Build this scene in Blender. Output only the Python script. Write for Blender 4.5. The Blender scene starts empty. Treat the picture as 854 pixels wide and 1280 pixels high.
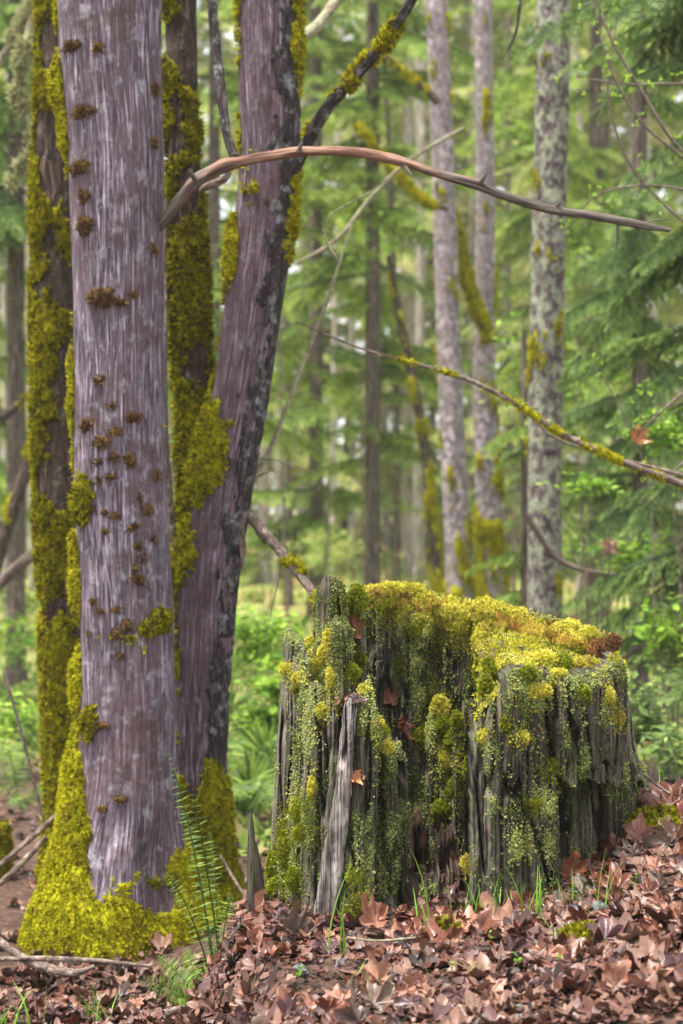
import bpy, math, random
import numpy as np

# ------------------------------------------------------------------ camera, sky, sun, exposure
SC = bpy.context.scene
COL = SC.collection
rng = np.random.default_rng(11)
random.seed(11)
F = 1900.0            # focal length in photo pixels (854 x 1280)
CZ = 1.55             # eye height above the lower ground

cam_d = bpy.data.cameras.new('camera')
cam_d.sensor_fit = 'VERTICAL'
cam_d.sensor_height = 36.0
cam_d.lens = F / 1280.0 * 36.0
cam_d.clip_start = 0.05
cam_d.clip_end = 600.0
cam_d.dof.use_dof = True
cam_d.dof.focus_distance = 4.08
cam_d.dof.aperture_fstop = cam_d.lens / 1000.0 / 0.0195
cam = bpy.data.objects.new('camera', cam_d)
COL.objects.link(cam)
cam.location = (0, 0, CZ)
cam.rotation_euler = (math.radians(90), 0, 0)
SC.camera = cam

SUN_EL, SUN_AZ = math.radians(74), math.radians(245)   # azimuth clockwise from +Y
world = bpy.data.worlds.new('World')
SC.world = world
world.use_nodes = True
wn = world.node_tree
wn.nodes.clear()
w_out = wn.nodes.new('ShaderNodeOutputWorld')
w_bg = wn.nodes.new('ShaderNodeBackground')
w_sky = wn.nodes.new('ShaderNodeTexSky')
w_sky.sky_type = 'NISHITA'
w_sky.sun_disc = False
w_sky.sun_elevation = SUN_EL
w_sky.sun_rotation = SUN_AZ
w_hs = wn.nodes.new('ShaderNodeHueSaturation')          # overcast: the blue greyed
w_hs.inputs['Saturation'].default_value = 0.22
wn.links.new(w_sky.outputs[0], w_hs.inputs['Color'])
wn.links.new(w_hs.outputs[0], w_bg.inputs['Color'])
w_bg.inputs['Strength'].default_value = 0.065
wn.links.new(w_bg.outputs[0], w_out.inputs[0])

sun_d = bpy.data.lights.new('sun', 'SUN')
sun_d.energy = 1.5
sun_d.angle = math.radians(16)
sun_d.color = (1.0, 0.95, 0.86)
sun = bpy.data.objects.new('sun', sun_d)
COL.objects.link(sun)
sun.rotation_euler = (math.radians(90) - SUN_EL, 0, math.pi - SUN_AZ)

SC.view_settings.view_transform = 'Standard'
SC.view_settings.look = 'None'
SC.view_settings.exposure = 2.72
SC.view_settings.gamma = 1.0
SC.render.engine = 'CYCLES'
SC.cycles.use_denoising = True
SC.cycles.max_bounces = 7
SC.cycles.diffuse_bounces = 4
SC.cycles.transmission_bounces = 4
SC.cycles.caustics_reflective = False
SC.cycles.caustics_refractive = False


# ------------------------------------------------------------------ helpers
def P(px, py, D):
    """photo pixel at distance D -> world point"""
    px, py, D = np.broadcast_arrays(np.asarray(px, float), np.asarray(py, float), np.asarray(D, float))
    return np.stack([(px - 427) * D / F, D, CZ + (640 - py) * D / F], -1)


def sstep(a, b, x):
    t = np.clip((np.asarray(x, float) - a) / (b - a), 0, 1)
    return t * t * (3 - 2 * t)


def _hash(ix, iy, iz, seed):
    h = (ix.astype(np.int64) * 374761393 + iy.astype(np.int64) * 668265263 + iz.astype(np.int64) * 1440662683 + seed * 974634777) & 0xFFFFFFFF
    h = ((h ^ (h >> 13)) * 1274126177) & 0xFFFFFFFF
    h = ((h ^ (h >> 16)) * 2246822519) & 0xFFFFFFFF
    return ((h ^ (h >> 15)) & 0xFFFFFF) / float(0xFFFFFF)


def vnoise(x, y, z=0.0, seed=0):
    x, y, z = np.broadcast_arrays(np.asarray(x, float), np.asarray(y, float), np.asarray(z, float))
    ix, iy, iz = np.floor(x), np.floor(y), np.floor(z)
    fx, fy, fz = x - ix, y - iy, z - iz
    fx, fy, fz = [f * f * (3 - 2 * f) for f in (fx, fy, fz)]
    r = 0
    for a in (0, 1):
        for b in (0, 1):
            for c in (0, 1):
                w = (fx if a else 1 - fx) * (fy if b else 1 - fy) * (fz if c else 1 - fz)
                r = r + w * _hash(ix + a, iy + b, iz + c, seed)
    return r


def fbm(x, y, z=0.0, o=4, seed=0, gain=0.5):
    s, a, t = 0, 1.0, 0
    for k in range(o):
        s = s + a * vnoise(np.asarray(x) * 2**k, np.asarray(y) * 2**k, np.asarray(z) * 2**k, seed + 17 * k)
        t += a
        a *= gain
    return s / t


def ground_z(x, y):
    x = np.asarray(x, float)
    y = np.asarray(y, float)
    m = sstep(-0.52, -0.15, x + 0.05 * np.sin(y * 5)) * (1 - sstep(4.45, 6.2, y + 0.0 * x))
    h = 0.465 + 0.16 * np.clip(x - 0.05, 0, 1.6) + 0.11 * sstep(0.3, 1.1, x) * sstep(3.6, 4.5, y) - 0.05 * np.clip(3.9 - y, 0, 1.5)
    h = h + 0.03 * (fbm(x * 3, y * 3, seed=3) - .5)
    b = 0.05 * (fbm(x * .9, y * .9, seed=4) - .5) + 0.02 * (fbm(x * 5, y * 5, seed=5) - .5)
    far = 0.022 * np.clip(y - 12, 0, 60) + 0.25 * (fbm(x * .15, y * .15, seed=6) - .5) * sstep(9, 20, y)
    return b + far + m * (h - b)


def new_mesh(name, V, Fs, uv=None, tint=None, smooth=True):
    V = np.ascontiguousarray(V, np.float32).reshape(-1, 3)
    if not isinstance(Fs, (list, tuple)):
        Fs = [Fs]
    Fs = [np.asarray(f, np.int32) for f in Fs if len(f)]
    me = bpy.data.meshes.new(name)
    loops = np.concatenate([f.ravel() for f in Fs])
    tot = np.concatenate([np.full(len(f), f.shape[1], np.int32) for f in Fs])
    start = np.concatenate([[0], np.cumsum(tot)[:-1]]).astype(np.int32)
    me.vertices.add(len(V))
    me.vertices.foreach_set('co', V.ravel())
    me.loops.add(len(loops))
    me.loops.foreach_set('vertex_index', loops)
    me.polygons.add(len(tot))
    me.polygons.foreach_set('loop_start', start)
    me.polygons.foreach_set('loop_total', tot)
    me.polygons.foreach_set('use_smooth', np.full(len(tot), smooth, bool))
    if uv is not None:
        l = me.uv_layers.new(name='uv')
        l.data.foreach_set('uv', np.asarray(uv, np.float32).reshape(-1, 2)[loops].ravel())
    if tint is not None:
        a = me.attributes.new('tint', 'FLOAT', 'POINT')
        a.data.foreach_set('value', np.ascontiguousarray(tint, np.float32))
    me.update(calc_edges=True)
    return me


def link(name, data, parent=None, mat=None, kind=None, label=None):
    o = bpy.data.objects.new(name, data)
    COL.objects.link(o)
    if parent is not None:
        o.parent = parent
    if mat is not None and not data.materials:
        data.materials.append(mat)
    if kind:
        o['kind'] = kind
    if label:
        o['label'] = label
    return o


def root(name, label, cat, loc, group=None):
    o = bpy.data.objects.new(name, None)
    o.empty_display_size = 0.1
    COL.objects.link(o)
    o.location = [float(c) for c in loc]
    o['label'] = label
    o['category'] = cat
    if group:
        o['group'] = group
    return o


def part(name, V, Fs, mat, parent, uv=None, tint=None, smooth=True, kind=None, label=None):
    V = np.asarray(V, float).reshape(-1, 3)
    off = np.zeros(3)
    p = parent
    while p is not None:
        off = off + np.array(p.location)
        p = p.parent
    return link(name, new_mesh(name, V - off, Fs, uv, tint, smooth), parent, mat, kind, label)


def tag(o, label, cat, group=None):
    o['label'] = label
    o['category'] = cat
    if group:
        o['group'] = group
    return o


def single(name, V, Fs, mat, label, cat, loc, group=None, **kw):
    V = np.asarray(V, float).reshape(-1, 3) - np.asarray(loc, float)
    o = link(name, new_mesh(name, V, Fs, **kw), None, mat)
    o.location = [float(c) for c in loc]
    return tag(o, label, cat, group)


def copy_tree(o, parent=None):
    c = o.copy()
    COL.objects.link(c)
    if parent is not None:
        c.parent = parent
    for ch in list(o.children):
        copy_tree(ch, c)
    return c


def grid_faces(n, m):
    i = np.arange(n - 1)[:, None] * m + np.arange(m - 1)[None, :]
    return np.stack([i, i + 1, i + m + 1, i + m], -1).reshape(-1, 4)


def spline(pts, n):
    pts = np.asarray(pts, float)
    k = len(pts)
    d = np.concatenate([[0], np.cumsum(np.linalg.norm(np.diff(pts[:, :3], axis=0), axis=1))])
    t = np.linspace(0, d[-1], n)
    mt = np.zeros_like(pts)
    mt[1:-1] = (pts[2:] - pts[:-2]) / (d[2:] - d[:-2])[:, None]
    mt[0] = (pts[1] - pts[0]) / (d[1] - d[0])
    mt[-1] = (pts[-1] - pts[-2]) / (d[-1] - d[-2])
    i = np.clip(np.searchsorted(d, t, side='right') - 1, 0, k - 2)
    h = (d[i + 1] - d[i])[:, None]
    s = ((t - d[i])[:, None]) / h
    return ((2 * s**3 - 3 * s**2 + 1) * pts[i] + (s**3 - 2 * s**2 + s) * h * mt[i]
            + (-2 * s**3 + 3 * s**2) * pts[i + 1] + (s**3 - s**2) * h * mt[i + 1])


class Tube:
    """swept tube through (x, y, z, r); grid of n rings by m+1 columns, seam away from the camera"""
    def __init__(s, pts, n, m):
        q = spline(pts, n)
        s.c, s.r = q[:, :3], np.maximum(q[:, 3], 0.0005)
        T = np.gradient(s.c, axis=0)
        T /= np.linalg.norm(T, axis=1)[:, None]
        ref = np.array([1., 0, 0]) if abs(T[:, 0]).mean() < .6 else np.array([0, 0, 1.])
        X = ref - T * (T @ ref)[:, None]
        X /= np.linalg.norm(X, axis=1)[:, None]
        Y = np.cross(T, X)
        if (Y[:, 1]).mean() < 0:
            Y = -Y
        s.n, s.m = n, m
        s.th = np.pi / 2 + np.linspace(0, 2 * np.pi, m + 1)[None, :] + np.zeros((n, 1))
        s.N = np.cos(s.th)[..., None] * X[:, None] + np.sin(s.th)[..., None] * Y[:, None]
        s.s = np.concatenate([[0], np.cumsum(np.linalg.norm(np.diff(s.c, axis=0), axis=1))])[:, None] + 0 * s.th
        rm = s.r.mean()
        s.u = (s.th - np.pi / 2) * rm
        s.uv = np.stack([s.u, s.s], -1)

    def pos(s, dr=0.0):
        return s.c[:, None] + s.N * (s.r[:, None] + dr)[..., None]

    def faces(s):
        return grid_faces(s.n, s.m + 1)


def per(th):  # periodic coordinates
    return np.cos(th), np.sin(th)


def px_pts(lst, D=None):
    """(px, py, width) at D, or (px, py, D, width) -> (x, y, z, r)"""
    out = []
    for a in lst:
        if D is None:
            px, py, d, w = a
        else:
            px, py, w = a
            d = D
        p = P(px, py, d)
        out.append([*p, w * .5 * d / F])
    return out


def scatter(tV, tF, pos, R, scale, tint=None):
    """copies of a template: tV (k,3), tF list of arrays, pos (n,3), R (n,3,3), scale (n,) or (n,3)"""
    n, k = len(pos), len(tV)
    scale = np.asarray(scale, float)
    if scale.ndim == 1:
        scale = scale[:, None]
    V = np.einsum('nij,nkj->nki', R, tV[None] * scale[:, None, :]) + pos[:, None]
    if not isinstance(tF, (list, tuple)):
        tF = [tF]
    Fs = [(f[None] + (np.arange(n) * k)[:, None, None]).reshape(-1, f.shape[1]) for f in tF]
    t = None if tint is None else np.repeat(tint, k)
    return V.reshape(-1, 3), Fs, t


def basis(Nv, spin=None):
    """rotation matrices whose z column is Nv, random spin"""
    Nv = Nv / (np.linalg.norm(Nv, axis=1)[:, None] + 1e-9)
    a = np.where(np.abs(Nv[:, 2:3]) > .9, np.array([[1., 0, 0]]), np.array([[0, 0, 1.]]))
    X = np.cross(a, Nv)
    X /= np.linalg.norm(X, axis=1)[:, None] + 1e-9
    Y = np.cross(Nv, X)
    if spin is None:
        spin = rng.uniform(0, 2 * np.pi, len(Nv))
    c, s_ = np.cos(spin)[:, None], np.sin(spin)[:, None]
    return np.stack([X * c + Y * s_, -X * s_ + Y * c, Nv], -1)


def frame_xz(fwd, up):
    """rotation matrices: x column along fwd, z near up"""
    x = fwd / np.linalg.norm(fwd, axis=1)[:, None]
    y = np.cross(up, x)
    y /= np.linalg.norm(y, axis=1)[:, None] + 1e-9
    z = np.cross(x, y)
    return np.stack([x, y, z], -1)


def merge(items):
    """[(V, [F..], tint)] -> one"""
    Vs, Fq, Ft, T, o = [], [], [], [], 0
    for V, Fs, t in items:
        V = np.asarray(V).reshape(-1, 3)
        for f in (Fs if isinstance(Fs, (list, tuple)) else [Fs]):
            (Fq if f.shape[1] == 4 else Ft).append(f + o)
        Vs.append(V)
        T.append(np.full(len(V), .5) if t is None else t)
        o += len(V)
    out = []
    if Fq:
        out.append(np.concatenate(Fq))
    if Ft:
        out.append(np.concatenate(Ft))
    return np.concatenate(Vs), out, np.concatenate(T)


# ------------------------------------------------------------------ materials
class NG:
    def __init__(s, name):
        s.m = bpy.data.materials.new(name)
        s.m.use_nodes = True
        s.t = s.m.node_tree
        s.t.nodes.clear()
        s.out = s.new('ShaderNodeOutputMaterial')

    def new(s, t, **kw):
        n = s.t.nodes.new(t)
        for k, v in kw.items():
            setattr(n, k, v)
        return n

    def put(s, sock, v):
        if isinstance(v, bpy.types.NodeSocket):
            s.t.links.new(v, sock)
        elif isinstance(v, (tuple, list)) and len(v) == 3 and sock.type == 'RGBA':
            sock.default_value = (*v, 1)
        else:
            sock.default_value = v

    def coord(s, kind='Object', scale=(1, 1, 1)):
        if kind == 'uv':
            c = s.new('ShaderNodeUVMap', uv_map='uv').outputs[0]
        else:
            c = s.new('ShaderNodeTexCoord').outputs[kind]
        mp = s.new('ShaderNodeMapping')
        s.put(mp.inputs[0], c)
        mp.inputs['Scale'].default_value = scale
        return mp.outputs[0]

    def noise(s, vec, scale=1.0, detail=4, rough=.55, dist=0.0):
        n = s.new('ShaderNodeTexNoise')
        s.put(n.inputs['Vector'], vec)
        n.inputs['Scale'].default_value = scale
        n.inputs['Detail'].default_value = detail
        n.inputs['Roughness'].default_value = rough
        n.inputs['Distortion'].default_value = dist
        return n.outputs[0]

    def ramp(s, fac, stops):
        r = s.new('ShaderNodeValToRGB')
        e = r.color_ramp.elements
        while len(e) < len(stops):
            e.new(.5)
        for k, (p, c) in enumerate(stops):
            e[k].position = p
            e[k].color = (*c, 1) if isinstance(c, (tuple, list)) else (c, c, c, 1)
        s.put(r.inputs[0], fac)
        return r.outputs[0]

    def mix(s, fac, a, b, blend='MIX'):
        n = s.new('ShaderNodeMix', data_type='RGBA', blend_type=blend)
        s.put(n.inputs[0], fac)
        s.put(n.inputs[6], a)
        s.put(n.inputs[7], b)
        return n.outputs[2]

    def math(s, op, a, b=0.0, clamp=False):
        n = s.new('ShaderNodeMath', operation=op, use_clamp=clamp)
        s.put(n.inputs[0], a)
        s.put(n.inputs[1], b)
        return n.outputs[0]

    def attr(s, name='tint'):
        return s.new('ShaderNodeAttribute', attribute_name=name).outputs['Fac']

    def bump(s, h, strength=.5, dist=.01):
        b = s.new('ShaderNodeBump')
        b.inputs['Strength'].default_value = strength
        b.inputs['Distance'].default_value = dist
        s.put(b.inputs['Height'], h)
        return b.outputs[0]

    def rough(s, col, rough=.85, normal=None, spec=.25):
        b = s.new('ShaderNodeBsdfPrincipled')
        s.put(b.inputs['Base Color'], col)
        s.put(b.inputs['Roughness'], rough)
        b.inputs['Specular IOR Level'].default_value = spec
        if normal is not None:
            s.put(b.inputs['Normal'], normal)
        s.put(s.out.inputs[0], b.outputs[0])
        return s.m

    def leafy(s, col, trans=.35, rough=.6, spec=.2, normal=None):
        b = s.new('ShaderNodeBsdfPrincipled')
        s.put(b.inputs['Base Color'], col)
        b.inputs['Roughness'].default_value = rough
        b.inputs['Specular IOR Level'].default_value = spec
        t = s.new('ShaderNodeBsdfTranslucent')
        s.put(t.inputs[0], col)
        if normal is not None:
            s.put(b.inputs['Normal'], normal)
        m = s.new('ShaderNodeMixShader')
        m.inputs[0].default_value = trans
        s.put(m.inputs[1], b.outputs[0])
        s.put(m.inputs[2], t.outputs[0])
        s.put(s.out.inputs[0], m.outputs[0])
        return s.m


def mat_tint(name, stops, trans=.35, rough=.6, spec=.2, obj_random=False, noise=None):
    g = NG(name)
    f = g.attr()
    if obj_random:
        f = g.math('ADD', f, g.new('ShaderNodeObjectInfo').outputs['Random'])
        f = g.math('PINGPONG', f, 1.0)
    c = g.ramp(f, stops)
    nrm = None
    if noise:
        n = g.noise(g.coord('Object'), noise, 3)
        c = g.mix(.55, c, g.mix(1.0, c, g.ramp(n, [(.3, .45), (.7, 1.5)]), 'MULTIPLY'))
        nrm = g.bump(n, .4, .004)
    return g.leafy(c, trans, rough, spec, nrm)


def mat_bark(name, ridge, groove, patch, lichen, lich_amt=.6, su=26, sv=2.2, bstr=.6, rust=None, pale_spots=.62):
    g = NG(name)
    v1 = g.coord('uv', (su, sv, 1))
    n1 = g.noise(v1, 1.0, 5, .6, .6)
    rid = g.math('ABSOLUTE', g.math('SUBTRACT', n1, .5))
    c = g.ramp(rid, [(.0, groove), (.035, tuple((a + b) / 2 for a, b in zip(groove, ridge))), (.085, ridge), (.17, tuple(min(1, x * 1.5) for x in ridge))])
    nl = g.noise(g.coord('uv', (su * 2.6, sv * 1.6, 1)), 1.0, 3, .6)
    c = g.mix(.75, c, g.mix(1.0, c, g.ramp(nl, [(.38, .4), (.62, 1.7)]), 'MULTIPLY'))
    n2 = g.noise(g.coord('uv', (5, 1.6, 1)), 1.0, 4, .6)
    c = g.mix(g.ramp(n2, [(.45, 0.0), (.62, .75)]), c, patch)
    n3 = g.noise(g.coord('uv', (16, 12, 1)), 1.0, 6, .7)
    c = g.mix(g.math('MULTIPLY', g.ramp(n3, [(pale_spots - .06, 0.0), (pale_spots + .05, 1.0)]), lich_amt), c, lichen)
    n4 = g.noise(g.coord('uv', (60, 40, 1)), 1.0, 4, .7)
    c = g.mix(.5, c, g.mix(1.0, c, g.ramp(n4, [(.3, .55), (.7, 1.4)]), 'MULTIPLY'))
    if rust:
        n5 = g.noise(g.coord('uv', (3.5, 5, 1)), 1.0, 5, .65)
        c = g.mix(g.ramp(n5, [(.52, 0.0), (.68, .8)]), c, rust)
    h = g.math('ADD', g.math('MINIMUM', g.math('MULTIPLY', rid, 4.0), .5), g.math('MULTIPLY', n4, .5))
    return g.rough(c, .9, g.bump(h, bstr, .012), .15)


def mat_moss(name, lo, mid, hi, scale=40):
    g = NG(name)
    v = g.coord('Object')
    n = g.noise(v, scale, 5, .65)
    n2 = g.noise(v, 7, 3, .6)
    f = g.math('ADD', g.math('MULTIPLY', n, .6), g.math('MULTIPLY', n2, .4))
    f = g.math('ADD', f, g.math('MULTIPLY', g.math('SUBTRACT', g.attr(), .5), .35))
    c = g.ramp(f, [(.3, lo), (.5, mid), (.72, hi)])
    n3 = g.noise(v, 16, 4, .65)
    c = g.mix(g.ramp(n3, [(.54, 0.0), (.68, .7)]), c, (mid[0] * .55, mid[1] * .38, mid[2] + .012))
    return g.leafy(c, .25, .9, .1, g.bump(n, .9, .012))


def mat_wood(name, light, dark, warm, green, gamt=.5, bleach=0.0):
    g = NG(name)
    n1 = g.noise(g.coord('uv', (110, 5, 1)), 1.0, 6, .62, .35)
    n2 = g.noise(g.coord('uv', (22, 2.5, 1)), 1.0, 4, .6)
    n3 = g.noise(g.coord('uv', (9, 5, 1)), 1.0, 5, .65)
    n4 = g.noise(g.coord('uv', (330, 14, 1)), 1.0, 4, .65)
    f = g.math('ADD', g.math('MULTIPLY', n1, .6), g.math('MULTIPLY', n2, .4))
    c = g.ramp(f, [(.42, dark), (.50, tuple((a + b) / 2 for a, b in zip(dark, light))), (.62, light)])
    c = g.mix(g.ramp(n3, [(.5, 0.0), (.7, .6)]), c, warm)
    n5 = g.noise(g.coord('uv', (34, 9, 1)), 1.0, 6, .7)
    c = g.mix(g.math('MULTIPLY', g.ramp(n5, [(.45, 0.0), (.62, 1.0)]), gamt), c, green)
    c = g.mix(.8, c, g.mix(1.0, c, g.ramp(n4, [(.32, .35), (.68, 1.6)]), 'MULTIPLY'))
    h = g.math('ADD', n1, g.math('MULTIPLY', n4, .6))
    return g.rough(c, .85, g.bump(h, 1.0, .014), .25)


M = {}
M['maple_bark'] = mat_bark('maple_bark', (.30, .243, .293), (.045, .030, .038), (.19, .125, .14), (.54, .51, .56), .65, 74, 3.6, 1.0, (.12, .07, .055), .60)
M['fork_bark'] = mat_bark('fork_bark', (.21, .155, .185), (.07, .045, .055), (.15, .095, .105), (.38, .36, .40), .5, 66, 3.6, .9, (.09, .055, .045), .62)
M['dark_bark'] = mat_bark('dark_bark', (.055, .045, .045), (.018, .014, .014), (.04, .03, .028), (.30, .30, .30), .8, 30, 6, .9, None, .58)
M['moss_bark'] = mat_bark('moss_bark', (.085, .058, .045), (.028, .02, .016), (.07, .05, .035), (.30, .30, .26), .5, 24, 6, .9, None, .62)
M['alder_bark'] = mat_bark('alder_bark', (.27, .225, .24), (.13, .10, .105), (.19, .15, .15), (.40, .38, .37), .6, 8, 8, .3, (.24, .18, .13), .58)
M['lichen_bark'] = mat_bark('lichen_bark', (.15, .11, .115), (.035, .025, .025), (.10, .085, .075), (.33, .35, .25), .9, 20, 9, .9, None, .52)
M['conifer_bark'] = mat_bark('conifer_bark', (.14, .105, .09), (.05, .036, .03), (.11, .09, .07), (.22, .22, .17), .5, 20, 3, .6)
M['far_bark'] = mat_bark('far_bark', (.34, .29, .25), (.20, .165, .14), (.27, .24, .19), (.42, .42, .34), .5, 12, 3, .3)  # lightened bark for far trunks, distance haze partly put into the colour
M['dead_branch'] = None
g = NG('dead_branch_wood')
n1 = g.noise(g.coord('uv', (160, 5, 1)), 1.0, 5, .6, .3)
sep = g.new('ShaderNodeSeparateXYZ')
g.put(sep.inputs[0], g.coord('uv'))
red = g.ramp(n1, [(.32, (.05, .022, .014)), (.5, (.22, .11, .07)), (.66, (.38, .235, .16))])
gry = g.ramp(n1, [(.32, (.022, .016, .014)), (.5, (.10, .078, .066)), (.66, (.21, .19, .155))])
wob = g.math('ADD', sep.outputs[1], g.math('MULTIPLY', g.math('SUBTRACT', g.noise(g.coord('uv', (60, 9, 1)), 1.0, 4), .5), 1.1))
f = g.ramp(g.math('MULTIPLY', wob, .5), [(.10, 1.0), (.20, 0.0), (.50, 0.0), (.64, 1.0)])
M['dead_branch'] = g.rough(g.mix(f, red, gry), .75, g.bump(n1, .9, .006), .3)
M['twig'] = mat_bark('twig_bark', (.20, .15, .125), (.07, .05, .04), (.16, .12, .10), (.36, .35, .28), .6, 40, 20, .4)
M['pale_twig'] = mat_bark('pale_twig_bark', (.24, .19, .14), (.10, .07, .05), (.20, .17, .09), (.30, .31, .18), .8, 40, 20, .4, None, .5)

M['moss_gold'] = mat_moss('golden_moss', (.10, .10, .004), (.40, .38, .01), (.64, .60, .03), 55)
M['moss_olive'] = mat_moss('olive_moss', (.05, .048, .005), (.25, .235, .008), (.53, .49, .015), 55)
M['moss_rust'] = mat_moss('rusty_moss', (.07, .038, .018), (.19, .11, .045), (.32, .21, .07), 70)
M['cushion_yellow'] = mat_moss('yellow_cushion_moss', (.36, .35, .02), (.68, .63, .07), (.88, .82, .24), 60)
M['cushion_green'] = mat_moss('green_cushion_moss', (.09, .12, .008), (.29, .33, .02), (.50, .50, .05), 60)
M['cushion_brown'] = mat_moss('brown_cushion_moss', (.13, .06, .03), (.30, .15, .06), (.46, .30, .14), 60)
M['lichen'] = mat_tint('sage_lichen', [(0, (.09, .11, .025)), (.3, (.20, .24, .065)), (.6, (.31, .35, .12)), (.85, (.37, .40, .14)), (1, (.45, .44, .09))], .15, .9, .1)

M['wood'] = mat_wood('weathered_wood', (.245, .205, .17), (.008, .006, .005), (.09, .056, .036), (.085, .10, .034), .65)
M['wood_dark'] = mat_wood('dark_shaded_wood', (.16, .125, .098), (.006, .005, .004), (.065, .038, .025), (.07, .083, .028), .65)  # darker copy of the weathered wood; shade of right slab and hollow painted in
M['wood_pale'] = mat_wood('bare_silver_wood', (.40, .355, .335), (.03, .022, .02), (.19, .13, .10), (.20, .20, .12), .15)
M['wood_rot'] = mat_wood('red_rotten_wood', (.10, .05, .032), (.02, .011, .008), (.075, .032, .02), (.05, .055, .025), .2)

LEAF = {
    'tan': [(0, (0.221, 0.091, 0.055)), (.35, (0.313, 0.138, 0.091)), (.7, (0.388, 0.203, 0.144)), (1, (0.258, 0.097, 0.055))],
    'russet': [(0, (0.090, 0.022, 0.011)), (.4, (0.132, 0.037, 0.018)), (.7, (0.168, 0.056, 0.029)), (1, (0.083, 0.025, 0.014))],
    'orange': [(0, (.40, .15, .05)), (.5, (.52, .23, .09)), (1, (.44, .17, .06))],
    'grey': [(0, (0.080, 0.049, 0.037)), (.4, (0.128, 0.080, 0.060)), (.7, (0.192, 0.129, 0.097)), (1, (0.072, 0.046, 0.037))],
    'plum': [(0, (0.046, 0.017, 0.017)), (.4, (0.074, 0.031, 0.033)), (.7, (0.111, 0.055, 0.062)), (1, (0.043, 0.017, 0.015))],
}
for k_, st in LEAF.items():
    M['leaf_' + k_] = mat_tint('dead_leaf_' + k_, st, .10, .38, .5, True, 5)
M['litter'] = mat_tint('leaf_litter', [(0, (0.018, 0.009, 0.007)), (.2, (0.061, 0.023, 0.016)), (.4, (0.137, 0.051, 0.030)), (.55, (0.079, 0.040, 0.042)), (.75, (0.166, 0.079, 0.054)), (1, (0.230, 0.130, 0.094))], .10, .45, .4, False, 40)

M['cedar'] = mat_tint('cedar_foliage', [(0, (.04, .07, .02)), (.4, (.11, .18, .05)), (.75, (.23, .34, .085)), (1, (.38, .50, .14))], .44, .5, .25)
M['hemlock'] = mat_tint('hemlock_foliage', [(0, (.06, .10, .025)), (.35, (.18, .27, .055)), (.7, (.35, .46, .095)), (1, (.56, .64, .17))], .48, .55, .2)
M['far_green'] = mat_tint('far_foliage', [(0, (.18, .22, .08)), (.35, (.38, .45, .14)), (.65, (.56, .60, .22)), (.85, (.66, .60, .32)), (1, (.60, .48, .30))], .5, .7, .1)  # paled greens for the far wall; some of the haze is in this colour
M['shrub'] = mat_tint('shrub_leaves', [(0, (.03, .085, .01)), (.35, (.11, .24, .02)), (.7, (.26, .43, .04)), (1, (.46, .60, .09))], .45, .5, .25)
M['fern'] = mat_tint('fern_green', [(0, (.03, .065, .01)), (.4, (.085, .16, .022)), (.75, (.18, .28, .035)), (1, (.32, .40, .07))], .4, .5, .25)
M['grass'] = mat_tint('grass_green', [(0, (.09, .22, .02)), (.5, (.18, .40, .04)), (1, (.32, .50, .08))], .4, .5, .3)
M['low_green'] = mat_tint('low_plants', [(0, (.10, .14, .03)), (.35, (.20, .30, .05)), (.6, (.34, .40, .10)), (.8, (.44, .36, .16)), (1, (.36, .22, .12))], .4, .6, .2)
M['hair_moss'] = mat_tint('old_man_moss', [(0, (.26, .27, .12)), (1, (.48, .48, .26))], .3, .9, .1)
M['seta'] = mat_tint('moss_stalks', [(0, (.30, .10, .03)), (1, (.50, .24, .06))], .2, .6, .2)
g = NG('stone')
n1 = g.noise(g.coord('Object'), 60, 5)
M['stone'] = g.rough(g.ramp(n1, [(.3, (.04, .042, .048)), (.7, (.15, .16, .18))]), .6, g.bump(n1, .4, .004), .4)

g = NG('forest_floor')
co = g.coord('Object')
n1 = g.noise(co, 28, 6, .7)
n2 = g.noise(co, 2.2, 4, .6)
n3 = g.noise(co, .55, 4, .6)
soil = g.ramp(n1, [(.3, (.035, .022, .016)), (.5, (.085, .052, .04)), (.66, (.20, .11, .08))])
far_c = g.ramp(g.math('ADD', g.math('MULTIPLY', n2, .6), g.math('MULTIPLY', n3, .4)),
               [(.36, (.09, .14, .03)), (.46, (.20, .26, .06)), (.54, (.32, .30, .11)), (.64, (.28, .17, .09))])
sp = g.new('ShaderNodeSeparateXYZ')
g.put(sp.inputs[0], co)
yy = g.math('ADD', sp.outputs[1], g.math('MULTIPLY', g.math('SUBTRACT', n3, .5), 8.0))
f = g.ramp(g.math('MULTIPLY', yy, .05), [(.42, 0.0), (.62, 1.0)])
M['floor'] = g.rough(g.mix(f, soil, far_c), .92, g.bump(n1, .8, .03), .15)

# ------------------------------------------------------------------ ground
xs = np.unique(np.concatenate([np.linspace(-1.8, 1.8, 121), -1.8 - np.geomspace(.03, 150, 42), 1.8 + np.geomspace(.03, 150, 42)]))
ys = np.unique(np.concatenate([np.linspace(2.6, 7.0, 150), 2.6 - np.geomspace(.03, 40, 16), 7.0 + np.geomspace(.03, 240, 70)]))
YY, XX = np.meshgrid(ys, xs, indexing='ij')
GV = np.stack([XX, YY, ground_z(XX, YY)], -1)
link('ground', new_mesh('ground', GV, grid_faces(len(ys), len(xs))), None, M['floor'], 'structure', None)


# ------------------------------------------------------------------ templates
def tuft_template(blades=3, w=.32):
    V, Ft = [], []
    for k in range(blades):
        a = 2 * math.pi * k / blades
        dx, dy = math.cos(a), math.sin(a)
        b = len(V)
        V += [[-dy * w, dx * w, 0], [dy * w, -dx * w, 0], [dx * .55, dy * .55, 1.0]]
        Ft.append([b, b + 1, b + 2])
    return np.array(V), np.array(Ft)


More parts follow.
